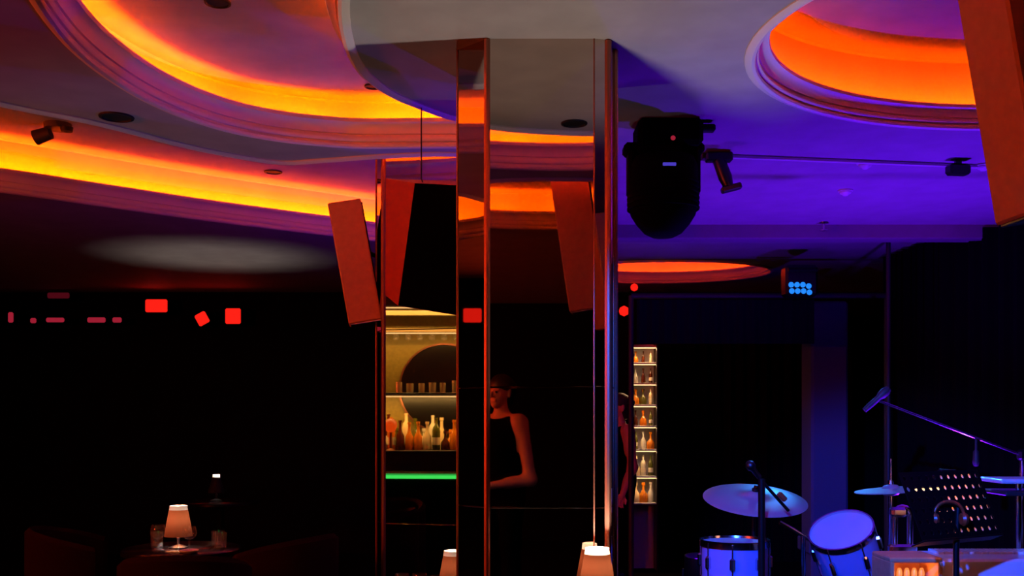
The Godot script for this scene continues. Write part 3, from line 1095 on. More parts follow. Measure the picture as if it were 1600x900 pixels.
	for i in 9:
		var a := PI - PI * i / 8.0
		pts.append(Vector3(wd * 0.5 + cos(a) * wd * 0.5, ht - wd * 0.5 + sin(a) * wd * 0.5, 0))
	pts.append(Vector3(wd, 0, 0.0))
	tube(st, pts, 0.016, 10)
	obj("tube", st, M.chrome, root)
	st = mb()
	cbox(st, at(Vector3(wd * 0.5, P(0, 858, 5.0).y - 0.3, 0)), Vector3(wd + 0.06, 0.05, 0.05), 0.012)
	obj("clamp", st, M.chrome, root)
	st = mb()
	cbox(st, at(Vector3(wd * 0.15, ht - 0.02, 0.02)), Vector3(0.08, 0.05, 0.05), 0.014)
	obj("clamp", st, M.chrome, root)

func mic_stand() -> void:
	var d := 5.7
	var base := P(1597, 655, d)
	var root := thing("boom_microphone_stand", Vector3(base.x, 0.3, base.z), "tall boom microphone stand with long arm over the music stand", "microphone stand")
	var o := root.position
	var st := mb()
	tube(st, [Vector3.ZERO, P(1597, 712, d) - o], 0.014, 10)
	lathe(st, [Vector2(0.0, 0.03), Vector2(0.11, 0.02), Vector2(0.15, 0.0)], Transform3D.IDENTITY, 20)
	obj("upright", st, M.chrome, root)
	st = mb()
	tube(st, [P(1625, 722, d) - o, P(1372, 626, d) - o], 0.008, 8)
	obj("boom", st, M.chrome, root)
	st = mb()
	cbox(st, at(P(1597, 711, d) - o), Vector3(0.05, 0.06, 0.05), 0.012)
	obj("boom_clamp", st, M.black_metal, root)
	st = mb()
	var a := P(1350, 642, d) - o
	var b := P(1390, 606, d) - o
	lathe(st, [Vector2(0.0, 0.0), Vector2(0.014, 0.003), Vector2(0.017, 0.05), Vector2(0.017, 0.11), Vector2(0.025, 0.13), Vector2(0.027, 0.16), Vector2(0.018, 0.185), Vector2(0.0, 0.19)], along(a, b), 16)
	obj("microphone", st, M.ceiling_fitting, root)
	# second microphone hanging from the arm
	st = mb()
	var h := P(1525, 686, d) - o
	lathe(st, [Vector2(0.0, 0.0), Vector2(0.006, -0.002), Vector2(0.006, -0.06), Vector2(0.015, -0.07), Vector2(0.018, -0.13), Vector2(0.012, -0.15), Vector2(0.0, -0.152)], at(h), 14)
	obj("hanging_microphone", st, M.ceiling_fitting, root)

func music_stand() -> void:
	var d := 4.4
	var c := P(1486, 787, d)
	var root := thing("music_stand", Vector3(c.x, 0.3, c.z), "black perforated music stand with warm light dots shining through its holes", "music stand")
	var al := 0.52
	var ta := 0.42
	var u := Vector3(cos(al), 0, -sin(al))
	var v := Vector3(-sin(al) * sin(ta) * -1.0, -cos(ta), sin(ta) * cos(al)) # downwards along the desk
	v = (v - u * v.dot(u)).normalized()
	var n := u.cross(v)
	if n.z < 0:
		n = -n
	var bs := Basis(u, -v, u.cross(-v))
	var o := c - root.position
	var desk := CSGBox3D.new()
	desk.name = "desk"
	desk.size = Vector3(0.52, 0.30, 0.004)
	desk.transform = Transform3D(bs, o)
	desk.material = M.black_metal
	for i in 11:
		for j in 6:
			var hole := CSGCylinder3D.new()
			hole.name = "hole"
			hole.operation = CSGShape3D.OPERATION_SUBTRACTION
			hole.radius = 0.0105
			hole.height = 0.05
			hole.sides = 10
			hole.rotation.x = PI / 2
			hole.position = Vector3(-0.235 + i * 0.047, 0.122 - j * 0.0485, 0)
			hole.material = M.black_metal
			desk.add_child(hole, true)
	root.add_child(desk)
	var st := mb()
	cbox(st, at(o + bs * Vector3(0, -0.155, -0.03), bs), Vector3(0.52, 0.006, 0.07), 0.002)
	obj("ledge", st, M.black_metal, root)
	st = mb()
	tube(st, [o + bs * Vector3(0, -0.02, 0.012), o + bs * Vector3(0, -0.02, 0.03), Vector3(o.x, o.y - 0.2, 0.05), Vector3(o.x, 0.05, 0.05)], 0.013, 8)
	obj("pole", st, M.black_metal, root)
	for i in 3:
		st = mb()
		var a := TAU * i / 3.0
		tube(st, [Vector3(o.x, 0.25, 0.05), Vector3(o.x + cos(a) * 0.25, 0.01, 0.05 + sin(a) * 0.25)], 0.01, 6)
		obj("leg", st, M.black_metal, root)
	# sheets standing on the far side, lit by a clip lamp
	st = mb()
	cbox(st, at(o + bs * Vector3(0.125, 0.0, -0.012), bs), Vector3(0.25, 0.29, 0.0016), 0.0004)
	var sheet := obj("sheet_music", st, M.paper)
	sheet.position = root.position
	tag(sheet, "white sheet music standing behind the perforated desk", "paper")
	var lroot := thing("music_stand_lamp", root.position + o + bs * Vector3(0.12, 0.125, -0.17), "small clip lamp behind the perforated music stand", "lamp")
	var lo := lroot.position - root.position
	st = mb()
	tube(st, [o + bs * Vector3(0.12, 0.15, -0.004) - lo, o + bs * Vector3(0.12, 0.185, -0.08) - lo, bs * Vector3(0, 0.02, 0.0)], 0.005, 8)
	obj("gooseneck", st, M.black_metal, lroot)
	st = mb()
	cbox(st, at(bs * Vector3(0, 0.014, 0), bs), Vector3(0.2, 0.016, 0.03), 0.004)
	obj("hood", st, M.black_metal, lroot)
	st = mb()
	cbox(st, at(bs * Vector3(0, 0.0, 0), bs), Vector3(0.18, 0.01, 0.016), 0.003)
	obj("light_tube", st, M.warm_led_glow, lroot)
	for i in 2:
		var lp := lroot.position + bs * Vector3(-0.05 + 0.1 * i, -0.02, 0.02)
		spot("music_stand_light", lp, lp + bs * Vector3(0.0, -0.10, 0.14), Color(1.0, 0.62, 0.40), 0.10, 62.0, 0.8, 0.02)
	# headphones hung on the desk
	var hp := P(1481, 800, d - 0.07)
	root = thing("headphones", hp, "copper-coloured headphones hanging on the perforated desk", "headphones")
	st = mb()
	var arc := []
	for i in 13:
		var a := PI * i / 12.0
		arc.append(Vector3(-cos(a) * 0.062 + 0.005, sin(a) * 0.055 - 0.01, 0))
	tube(st, arc, 0.007, 8)
	obj("headband", st, M.copper_plastic, root)
	for s in [-1.0, 1.0]:
		st = mb()
		lathe(st, [Vector2(0.0, -0.014), Vector2(0.024, -0.012), Vector2(0.03, 0.0), Vector2(0.024, 0.012), Vector2(0.0, 0.014)], at(Vector3(s * 0.062 + 0.005, -0.03, 0), Basis(Vector3.BACK, PI / 2)), 16)
		obj("ear_cup", st, M.copper_plastic, root)

func keyboard_and_amplifier() -> void:
	var d := 4.75
	var y := P(0, 874, d).y
	var x0 := P(1472, 0, d).x
	var root := thing("electric_piano", Vector3(x0 + 0.6, 0.3, -d), "white electric piano at the lower right edge", "piano")
	var o := root.position
	var st := mb()
	cbox(st, at(Vector3(0, y - 0.055 - o.y, -0.16)), Vector3(1.2, 0.11, 0.32), 0.012)
	obj("body", st, M.white_lacquer, root)
	st = mb()
	cbox(st, at(Vector3(0, y - 0.13 - o.y, -0.04)), Vector3(1.16, 0.05, 0.03), 0.006)
	obj("back_rail", st, M.white_lacquer, root)
	for s in [-1.0, 1.0]:
		for q in [-0.05, -0.28]:
			st = mb()
			cbox(st, at(Vector3(s * 0.54, (y - 0.11 - o.y) * 0.5, q)), Vector3(0.05, y - 0.11 - o.y, 0.05), 0.006)
			obj("leg", st, M.white_lacquer, root)
	for i in 36:
		st = mb()
		cbox(st, at(Vector3(-0.525 + i * 0.03, y + 0.004 - o.y, -0.25)), Vector3(0.027, 0.014, 0.13), 0.002)
		obj("white_key", st, M.porcelain, root)
	# slim synthesizer above it, only its end is in the frame
	var sd := 5.0
	var sx := P(1562, 0, sd).x
	var sy := P(0, 752, sd).y
	root = thing("synthesizer", Vector3(sx + 0.5, 0.3, -sd), "slim violet-lit keyboard on a two-tier rack at the right edge", "keyboard")
	o = root.position
	for t in 2:
		st = mb()
		cbox(st, at(Vector3(0.02 * t, sy - 0.06 * t - o.y, -0.1)), Vector3(1.0, 0.022, 0.24), 0.006)
		obj("tier", st, M.white_lacquer if t == 0 else M.ceiling_fitting, root)
	for x in [-0.36, 0.4]:
		st = mb()
		tube(st, [Vector3(x, sy - o.y - 0.01, -0.1), Vector3(x, 0, -0.1)], 0.016, 8)
		obj("leg", st, M.chrome, root)
	# valve amplifier
	var ad := 4.6
	var ax := P(1431, 0, ad).x
	var ay := P(0, 871, ad).y
	root = thing("valve_amplifier", Vector3(ax, 0.3, -ad), "small wooden amplifier with a row of glowing warm valves", "amplifier")
	o = root.position
	st = mb()
	var hgt := ay - o.y
	cbox(st, at(Vector3(0, hgt - 0.012, -0.11)), Vector3(0.235, 0.024, 0.24), 0.006)
	cbox(st, at(Vector3(0, hgt - 0.21, -0.11)), Vector3(0.235, 0.14, 0.24), 0.006)
	for s in [-1.0, 1.0]:
		cbox(st, at(Vector3(s * 0.108, hgt - 0.1, -0.11)), Vector3(0.02, 0.16, 0.24), 0.004)
	cbox(st, at(Vector3(0, hgt - 0.1, -0.215)), Vector3(0.21, 0.16, 0.02), 0.004)
	cbox(st, at(Vector3(0, (hgt - 0.28) * 0.5, -0.11)), Vector3(0.23, hgt - 0.28, 0.23), 0.006)
	obj("cabinet", st, M.speaker_tan, root)
	for i in 5:
		st = mb()
		lathe(st, [Vector2(0.0, 0.07), Vector2(0.008, 0.067), Vector2(0.013, 0.05), Vector2(0.013, 0.0)], at(Vector3(-0.07 + i * 0.034, hgt - 0.13, -0.1)), 12)
		obj("valve_light", st, M.valve_glow, root)
	for i in 2:
		omni("valve_amplifier_light", Vector3(-0.05 + 0.08 * i, hgt - 0.07, -0.06), lin(1.0, 0.35, 0.1), 0.009, 0.01, root)

# ------------------------------------------------------------------ tables, lamps, glasses, chairs
func table_lamp(p: Vector3, h: float, lit: float, label: String, dark := false) -> void:
	var root := thing("table_lamp", p, label, "lamp", "shaded table lamps")
	var st := mb()
	lathe(st, [Vector2(0.0, 0.0), Vector2(0.045, 0.0), Vector2(0.047, 0.006), Vector2(0.03, 0.012), Vector2(0.008, 0.018)], Transform3D.IDENTITY, 24)
	obj("base", st, M.silver if not dark else M.black_satin, root)
	st = mb()
	lathe(st, [Vector2(0.008, 0.015), Vector2(0.006, 0.04), Vector2(0.011, 0.05), Vector2(0.006, 0.06), Vector2(0.006, h - 0.11), Vector2(0.013, h - 0.105), Vector2(0.013, h - 0.09), Vector2(0.0, h - 0.09)], Transform3D.IDENTITY, 16)
	obj("stem", st, M.silver if not dark else M.black_satin, root)
	var y0 := h - 0.145
	var r0 := 0.066
	var r1 := 0.040 if not dark else 0.026
	st = mb()
	lathe(st, [Vector2(r0, y0), Vector2(r0 * 0.96, y0 + 0.02), Vector2((r0 + r1) * 0.515, y0 + 0.07), Vector2(r1 + 0.004, h - 0.018)], Transform3D.IDENTITY, 32)
	var shade := obj("lamp_shade", st, (M.shade_cloth_dense if lit > 1.0 else M.shade_cloth) if not dark else M.dark_shade, root)
	if dark:
		st = mb()
		lathe(st, [Vector2(0.012, y0 + 0.004), Vector2(r0 * 0.985, y0 + 0.002)], Transform3D.IDENTITY, 32)
		obj("added_blocking_disc", st, M.dark_shade, root)  # disc added under the bulb to keep its light off the table
	st = mb()
	lathe(st, [Vector2(r1 + 0.0035, h - 0.019), Vector2(r1 + 0.001, h + 0.002)], Transform3D.IDENTITY, 32)
	obj("shade_rim", st, M.shade_band, shade)
	st = mb()
	lathe(st, [Vector2(0.0, h - 0.09), Vector2(0.010, h - 0.088), Vector2(0.016, h - 0.07), Vector2(0.014, h - 0.05), Vector2(0.0, h - 0.042)], Transform3D.IDENTITY, 16)
	obj("bulb", st, M.bulb_glow, root)
	omni("table_lamp_light", Vector3(0, h - 0.066, 0), Color(1.0, 0.94, 0.89), lit, 0.012, root)

func round_table(p: Vector2, h: float, r: float, label: String) -> void:
	var root := thing("round_table", W(p, 0.0), label, "table", "small round club tables")
	var st := mb()
	lathe(st, [Vector2(0.0, h), Vector2(r - 0.01, h), Vector2(r, h - 0.008), Vector2(r, h - 0.026), Vector2(r - 0.012, h - 0.034), Vector2(0.0, h - 0.034)], Transform3D.IDENTITY, 40)
	obj("table_top", st, M.table_top, root)
	st = mb()
	lathe(st, [Vector2(0.05, h - 0.034), Vector2(0.028, h - 0.06), Vector2(0.028, 0.04), Vector2(0.04, 0.03)], Transform3D.IDENTITY, 18)
	obj("pedestal", st, M.black_metal, root)
	st = mb()
	lathe(st, [Vector2(0.04, 0.03), Vector2(r * 0.62, 0.016), Vector2(r * 0.64, 0.0)], Transform3D.IDENTITY, 28)
	obj("foot", st, M.black_metal, root)

func wine_glass(p: Vector3, h: float, label: String) -> void:
	var root := thing("wine_glass", p, label, "glass", "glasses on the club tables")
	var st := mb()
	lathe(st, [Vector2(0.03, 0.0), Vector2(0.028, 0.003), Vector2(0.005, 0.007), Vector2(0.004, h * 0.42), Vector2(0.02, h * 0.48), Vector2(0.034, h * 0.62), Vector2(0.035, h * 0.75), Vector2(0.028, h)], Transform3D.IDENTITY, 18)
	obj("goblet", st, M.glass, root)

func tumbler(p: Vector3, label: String) -> void:
	var root := thing("tumbler", p, label, "glass", "glasses on the club tables")
	var st := mb()
	lathe(st, [Vector2(0.0, 0.006), Vector2(0.026, 0.006), Vector2(0.03, 0.075), Vector2(0.032, 0.075), Vector2(0.028, 0.0), Vector2(0.0, 0.0)], Transform3D.IDENTITY, 18)
	obj("beaker", st, M.glass, root)

func plate(p: Vector3, r: float, label: String) -> void:
	var o := mb()
	lathe(o, [Vector2(0.0, 0.004), Vector2(r * 0.6, 0.004), Vector2(r, 0.014), Vector2(r, 0.011), Vector2(r * 0.6, 0.0), Vector2(0.0, 0.0)], Transform3D.IDENTITY, 24)
	var q := obj("small_plate", o, M.porcelain)
	q.position = p
	tag(q, label, "plate")

func club_chair(p: Vector2, turn: float, label: String) -> void:
	var root := thing("club_chair", W(p, 0.0), label, "chair", "red velvet club chairs", turn)
	var st := mb()
	lathe(st, [Vector2(0.0, 0.46), Vector2(0.2, 0.455), Vector2(0.235, 0.43), Vector2(0.235, 0.36), Vector2(0.2, 0.34), Vector2(0.0, 0.34)], Transform3D.IDENTITY, 28)
	obj("seat", st, M.red_velvet, root)
	st = mb()
	var n := 20
	for i in n:
		var q := []
		for k in 2:
			var a := lerpf(-1.9, 1.9, float(i + k) / n)
			var top := 0.78 + 0.1 * cos(a * 0.75)
			q.append([Vector3(sin(a) * 0.27, 0.0, cos(a) * 0.27), Vector3(sin(a) * 0.225, 0.0, cos(a) * 0.225), top, Vector3(sin(a), 0, cos(a))])
		for part in 4:
			var pr := []
			var nn := []
			for k in [0, 1]:
				var e: Array = q[k]
				var lo := 0.36
				var ring := [e[0] + Vector3.UP * lo, e[0] + Vector3.UP * (e[2] - 0.02), (e[0] + e[1]) * 0.5 + Vector3.UP * e[2], e[1] + Vector3.UP * (e[2] - 0.02), e[1] + Vector3.UP * lo]
				pr.append([ring[part], ring[part + 1]])
				nn.append([e[3], e[3] * 0.7 + Vector3.UP * 0.7, -e[3] * 0.7 + Vector3.UP * 0.7, -e[3]][part])
			quadn(st, [pr[0][0], pr[1][0], pr[1][1], pr[0][1]], [nn[0], nn[1], nn[1], nn[0]])
	obj("backrest", st, M.red_velvet, root)
	for i in 4:
		var a := TAU * (i + 0.5) / 4.0
		st = mb()
		tube(st, [Vector3(cos(a) * 0.15, 0.35, sin(a) * 0.15), Vector3(cos(a) * 0.2, 0.0, sin(a) * 0.2)], 0.017, 8, 0.011)
		obj("leg", st, M.walnut, root)

func tables_and_lamps() -> void:
	# left table
	var d := 4.95
	var top := 0.80
	var tc := Vector2((284.0 - 800.0) / FOCAL * d, d)
	round_table(tc, top, 0.28, "round dark table with the glowing lamp at left")
	var lp := P(281, 0, d)
	table_lamp(Vector3(lp.x, top, -d + 0.02), EYE - (790.0 - HORIZON) * d / FOCAL - top, 0.22, "orange-shaded lamp on the left round table")
	wine_glass(Vector3(P(258, 0, d).x, top, -d + 0.1), 0.12, "stemmed glass at the left side of the lamp foot")
	wine_glass(Vector3(P(304, 0, d).x, top, -d + 0.08), 0.11, "stemmed glass at the right side of the lamp foot")
	tumbler(Vector3(P(334, 0, d).x, top, -d - 0.06), "low tumbler right of the lamp on the left table")
	tumbler(Vector3(P(347, 0, d).x, top, -d + 0.03), "low tumbler nearest the right rim of the left table")
	tumbler(Vector3(P(243, 0, d).x, top, -d - 0.02), "low tumbler left of the lamp on the left table")
	plate(Vector3(P(297, 0, d - 0.18).x, top, -d + 0.2), 0.045, "small white plate in front of the left lamp")
	club_chair(Vector2(P(440, 0, 4.9).x, 4.9), 1.1, "dark red club chair right of the lit left table")
	club_chair(Vector2(P(130, 0, 5.2).x, 5.2), -1.3, "dark red club chair left of the lit left table")
	club_chair(Vector2(P(290, 0, 4.3).x, 4.3), 0.1, "dark red club chair in front of the lit left table")
	# table before the near column
	d = 3.522
	round_table(Vector2(0.28, 3.25), 0.77, 0.3, "round table standing before the near mirrored column")
	table_lamp(Vector3(P(933, 0, d).x, 0.77, -d), EYE - (857.0 - HORIZON) * d / FOCAL - 0.77, 1.3, "orange-shaded lamp on the table before the near column")
	# low table between the columns
	d = 4.3
	round_table(Vector2(P(672, 0, d).x, d), 0.66, 0.26, "round low table between the two mirrored columns")
	table_lamp(Vector3(P(709, 0, d).x, 0.66, -d), EYE - (861.0 - HORIZON) * d / FOCAL - 0.66, 0.14, "orange-shaded lamp half hidden behind the near column's left edge")
	wine_glass(Vector3(P(688, 0, d).x, 0.66, -d + 0.1), 0.12, "stemmed glass left of the half hidden lamp")
	wine_glass(Vector3(P(660, 0, d).x, 0.66, -d + 0.12), 0.13, "stemmed glass in the middle of the low table")
	wine_glass(Vector3(P(630, 0, d).x, 0.66, -d + 0.05), 0.12, "stemmed glass at the left rim of the low table")
	# far dark lamp
	d = 8.4
	round_table(Vector2(P(345, 0, d).x, d), 0.75, 0.3, "distant round table in the dark left of the speaker")
	table_lamp(Vector3(P(338, 0, d).x, 0.75, -d), EYE - (742.0 - HORIZON) * d / FOCAL - 0.75, 0.85, "distant lamp with black shade showing only a bright top", true)

# ------------------------------------------------------------------ bottles and bars
func bottle_mesh(kind: int) -> ArrayMesh:
	var st := mb()
	var pr := [
		[Vector2(0.0, 0.0), Vector2(0.036, 0.0), Vector2(0.038, 0.01), Vector2(0.038, 0.18), Vector2(0.03, 0.215), Vector2(0.014, 0.24), Vector2(0.013, 0.29), Vector2(0.016, 0.292), Vector2(0.016, 0.305), Vector2(0.0, 0.306)],
		[Vector2(0.0, 0.0), Vector2(0.042, 0.0), Vector2(0.044, 0.012), Vector2(0.04, 0.13), Vector2(0.02, 0.17), Vector2(0.013, 0.2), Vector2(0.013, 0.25), Vector2(0.018, 0.252), Vector2(0.018, 0.275), Vector2(0.0, 0.276)],
		[Vector2(0.0, 0.0), Vector2(0.05, 0.0), Vector2(0.055, 0.04), Vector2(0.05, 0.09), Vector2(0.022, 0.13), Vector2(0.014, 0.15), Vector2(0.014, 0.19), Vector2(0.022, 0.195), Vector2(0.022, 0.23), Vector2(0.0, 0.232)],
	]
	lathe(st, pr[kind], Transform3D.IDENTITY, 14)
	return st.commit()

var bottle_meshes := []
var label_mesh: ArrayMesh

func bottle(p: Vector3, kind: int, color: String, scale_: float, label: String, group: String) -> void:
	if bottle_meshes.is_empty():
		for i in 3:
			bottle_meshes.append(bottle_mesh(i))
		var st := mb()
		lathe(st, [Vector2(0.0386, 0.05), Vector2(0.0386, 0.12)], Transform3D.IDENTITY, 14)
		label_mesh = st.commit()
	var root := thing("bottle", p, label, "bottle", group)
	root.scale = Vector3.ONE * scale_
	var o := MeshInstance3D.new()
	o.name = "body"
	o.mesh = bottle_meshes[kind]
	o.material_override = M["bottle_" + color]
	root.add_child(o)
	if kind == 0:
		o = MeshInstance3D.new()
		o.name = "paper_label"
		o.mesh = label_mesh
		o.material_override = M.bottle_label
		root.add_child(o)

func back_bar_shelf() -> void:
	var d := 9.55
	var a := P(988, 536, d)
	var b := P(1026, 784, d)
	var w := b.x - a.x
	var cx := (a.x + b.x) * 0.5
	var root := thing("display_shelf", Vector3(cx, 0.0, -d), "tall narrow lit shelf of bottles right of the near column", "shelf")
	var st := mb()
	cbox(st, at(Vector3(0, a.y * 0.5, -0.2)), Vector3(w, a.y, 0.02), 0.003)
	obj("back_panel", st, M.trim_paint, root)
	for s in [-1.0, 1.0]:
		st = mb()
		cbox(st, at(Vector3(s * (w * 0.5 + 0.008), a.y * 0.5, -0.1)), Vector3(0.016, a.y, 0.2), 0.003)
		obj("side_panel", st, M.walnut, root)
	var ys := [540.0, 566.0, 598.0, 632.0, 665.0, 702.0, 744.0, 786.0]
	var cols := ["amber", "clear", "cream", "brown", "olive"]
	var rng := RandomNumberGenerator.new()
	rng.seed = 42
	var rows := ["top", "second", "third", "fourth", "fifth", "sixth", "lowest"]
	for i in ys.size():
		var y := P(0, ys[i], d).y
		st = mb()
		cbox(st, at(Vector3(0, y - 0.008, -0.1)), Vector3(w, 0.016, 0.19), 0.003)
		obj("shelf_board", st, M.trim_paint, root)
		if i < ys.size() - 1:
			st = mb()
			cbox(st, at(Vector3(0, y - 0.02, -0.03)), Vector3(w * 0.96, 0.008, 0.012), 0.002)
			obj("led_strip", st, M.warm_led_glow, root)
			area("display_shelf_light", Transform3D(Basis(Vector3.RIGHT, -PI / 2 - 0.5), Vector3(0, y - 0.026, -0.03)), Vector2(w * 0.95, 0.012), Color(1.0, 0.80, 0.58), 0.07 if i != 0 else 0.15, root)
		if i > 0:
			var gap: float = (ys[i] - ys[i - 1]) / FOCAL * d - 0.03
			var n := 3
			for k in n:
				var kind := rng.randi_range(0, 2)
				var s := minf(1.0, gap * 0.86 / [0.306, 0.276, 0.232][kind])
				bottle(Vector3(cx + (k - 1) * w * 0.31, y, -d - 0.09 - rng.randf() * 0.02), kind, cols[rng.randi_range(0, 4)], s, "%s bottle on the %s board of the lit narrow shelf" % [["left", "middle", "right"][k], rows[i - 1]], "bottles on the narrow lit shelf")

# the bar that the farther column mirrors; it stands at the left beside the viewer
func mirrored_bar() -> void:
	var dv := 10.4
	var k := dv / FOCAL
	var ov := P(657, 655, dv)
	ov.y = 0.0
	var o := far_image(ov)
	var n := Vector3(-sin(FAR_TURN), 0, cos(FAR_TURN))
	var xr := Vector3.RIGHT - n * 2.0 * n.dot(Vector3.RIGHT)
	var zr := Vector3.BACK - n * 2.0 * n.dot(Vector3.BACK)
	var bs := Basis(-xr, Vector3.UP, zr)
	var root := Node3D.new()
	root.name = "back_bar"
	add_child(root)
	root.transform = Transform3D(bs, o)
	tag(root, "gold back bar with round dark disc, seen in the farther mirrored column", "bar")
	var U := func(px: float) -> float: return -(px - 657.0) * k
	var V := func(py: float) -> float: return EYE + (HORIZON - py) * k
	var st := mb()
	cbox(st, at(Vector3(0, V.call(580.0), -0.22)), Vector3(2.2, 1.5, 0.04), 0.005)
	obj("gold_panel", st, M.gold_panel, root)
	st = mb()
	var dr := 72.0 * k
	lathe(st, [Vector2(0.0, 0.02), Vector2(dr * 0.95, 0.02), Vector2(dr * 0.96, 0.0)], at(Vector3(U.call(692.0), V.call(606.0), -0.195), Basis(Vector3.RIGHT, PI / 2)), 48)
	obj("round_disc", st, M.dark_disc, root)
	st = mb()
	lathe(st, [Vector2(dr * 0.96, 0.0), Vector2(dr * 0.96, 0.03), Vector2(dr, 0.03), Vector2(dr, 0.0)], at(Vector3(U.call(692.0), V.call(606.0), -0.195), Basis(Vector3.RIGHT, PI / 2)), 48)
	obj("disc_rim", st, M.bronze, root)
	for py in [614.0, 703.0]:
		st = mb()
		cbox(st, at(Vector3(0, V.call(py) - 0.012, -0.05)), Vector3(2.2, 0.024, 0.32 if py < 650.0 else 0.5), 0.004)
		obj("shelf_board", st, M.walnut, root)
	st = mb()
	cbox(st, at(Vector3(0, (V.call(703.0) - 0.024) * 0.5, -0.05)), Vector3(2.2, V.call(703.0) - 0.024, 0.46), 0.006)
	obj("cabinet", st, M.walnut, root)
	st = mb()
	cbox(st, at(Vector3(0, V.call(474.0), -0.03)), Vector3(2.2, 0.10, 0.36), 0.006)
	obj("canopy", st, M.gold_panel, root)
	# glass rack and light strips
	for r in 2:
		st = mb()
		cbox(st, at(Vector3(0, V.call(489.0 + 26.0 * r), -0.02 - 0.09 * r)), Vector3(2.2, 0.05 - 0.01 * r, 0.06), 0.005)
		obj("glass_rail", st, M.bottle_cream, root)
	for e in [[522.0, 0.1], [620.0, 0.1], [483.0, 0.12]]:
		st = mb()
		cbox(st, at(Vector3(0, V.call(e[0]), e[1])), Vector3(2.1, 0.01, 0.014), 0.003)
		obj("led_strip", st, M.warm_led_glow, root)
		area("back_bar_light", Transform3D(Basis(Vector3.RIGHT, -PI / 2 + 0.35), Vector3(0, V.call(e[0]) - 0.008, e[1])), Vector2(2.0, 0.014), Color(1.0, 0.82, 0.46), 1.5 if e[0] == 620.0 else 0.8, root)
	var T := root.transform
	var rng := RandomNumberGenerator.new()
	rng.seed = 7
	var cols := ["amber", "clear", "cream", "brown", "olive", "amber"]
	var nth := ["first", "second", "third", "fourth", "fifth", "sixth", "seventh", "eighth", "ninth", "tenth", "eleventh"]
	for row in 2:
		for q in 10:
			var kind := rng.randi_range(0, 2)
			var col: String = cols[rng.randi_range(0, 5)]
			var px := 598.0 + 14.0 * q - 7.0 * row
			var sc := (1.0 + 0.15 * row + rng.randf() * 0.12) * (0.78 if kind == 2 else 1.0)
			bottle(T * Vector3(U.call(px), V.call(703.0), 0.04 - 0.145 * row), kind, col, sc, "%s bottle, %s from the left in the %s row of the mirrored bar" % [col, nth[q], ["front", "back"][row]], "bottles on the lower board of the mirrored bar")
	var jn := -1
	for px in [624.0, 641.0, 659.0, 676.0, 692.0, 711.0]:
		st = mb()
		jn += 1
		var r := 0.028 + rng.randf() * 0.008
		var h := 0.09 + rng.randf() * 0.04
		lathe(st, [Vector2(0.0, 0.0), Vector2(r, 0.0), Vector2(r * 1.05, h), Vector2(r * 0.9, h), Vector2(0.0, h * 0.7)], Transform3D.IDENTITY, 14)
		var j := obj("candle_jar", st, M.bottle_cream)
		j.position = T * Vector3(U.call(px), V.call(614.0), 0.03)
		tag(j, "cream candle jar on the bar's upper board in the mirrored column, %s from the left" % nth[jn], "jar", "candle jars on the mirrored bar")
	st = mb()
	lathe(st, [Vector2(0.0, 0.14), Vector2(0.035, 0.13), Vector2(0.062, 0.1), Vector2(0.066, 0.06), Vector2(0.05, 0.02), Vector2(0.03, 0.0), Vector2(0.0, 0.0)], Transform3D.IDENTITY, 20)
	var gl := obj("orange_globe_lantern", st, M.orange_globe_glow)
	gl.position = T * Vector3(U.call(613.0), V.call(675.0), 0.145)
	tag(gl, "glowing orange globe lantern among the bottles of the mirrored bar", "lantern")
	# stand under the lantern
	st = mb()
	lathe(st, [Vector2(0.05, V.call(703.0)), Vector2(0.02, V.call(703.0) + 0.02), Vector2(0.012, V.call(675.0))], at(T * Vector3(U.call(613.0), 0, 0.145)), 14)
	tag(obj("lantern_stand", st, M.bronze), "bronze foot under the orange globe lantern of the bar", "stand")
	# front counter with green edge light
	var cd := 0.95
	var ck := (dv - cd) / FOCAL
	var cy := EYE - (738.0 - HORIZON) * ck
	var croot := Node3D.new()
	croot.name = "bar_counter"
	add_child(croot)
	croot.transform = Transform3D(bs * Basis(Vector3.UP, 0.1), T * Vector3(0.0, 0.0, cd))
	tag(croot, "dark bar counter with a green glowing edge, seen in the farther mirrored column", "counter")
	st = mb()
	cbox(st, at(Vector3(0, cy - 0.02, 0)), Vector3(2.3, 0.04, 0.4), 0.006)
	obj("worktop", st, M.table_top, croot)
	st = mb()
	cbox(st, at(Vector3(0, cy * 0.5 - 0.02, -0.05)), Vector3(2.2, cy - 0.04, 0.26), 0.006)
	obj("front_panel", st, M.dark_wall, croot)
	st = mb()
	cbox(st, at(Vector3(0, cy - 0.024, 0.205)), Vector3(2.28, 0.045, 0.014), 0.005)
	obj("led_edge_light", st, M.green_led_glow, croot)
	area("green_edge_light", Transform3D(Basis(Vector3.UP, PI), Vector3(0, cy - 0.03, 0.22)), Vector2(2.2, 0.03), lin(0.05, 1.0, 0.15), 0.02, croot)
	for q in 7:
		wine_glass_at(T * Vector3(U.call(598.0 + 19.0 * q), V.call(530.0), -0.1), nth[q])

func wine_glass_at(p: Vector3, which: String) -> void:
	var root := thing("hanging_wine_glass", p, "wine glass hanging upside down in the mirrored bar, %s from the left" % which, "glass", "hanging glasses of the mirrored bar")
	var st := mb()
	lathe(st, [Vector2(0.032, 0.14), Vector2(0.005, 0.133), Vector2(0.004, 0.075), Vector2(0.02, 0.065), Vector2(0.034, 0.045), Vector2(0.03, 0.0)], Transform3D.IDENTITY, 16)
	obj("goblet", st, M.glass, root)

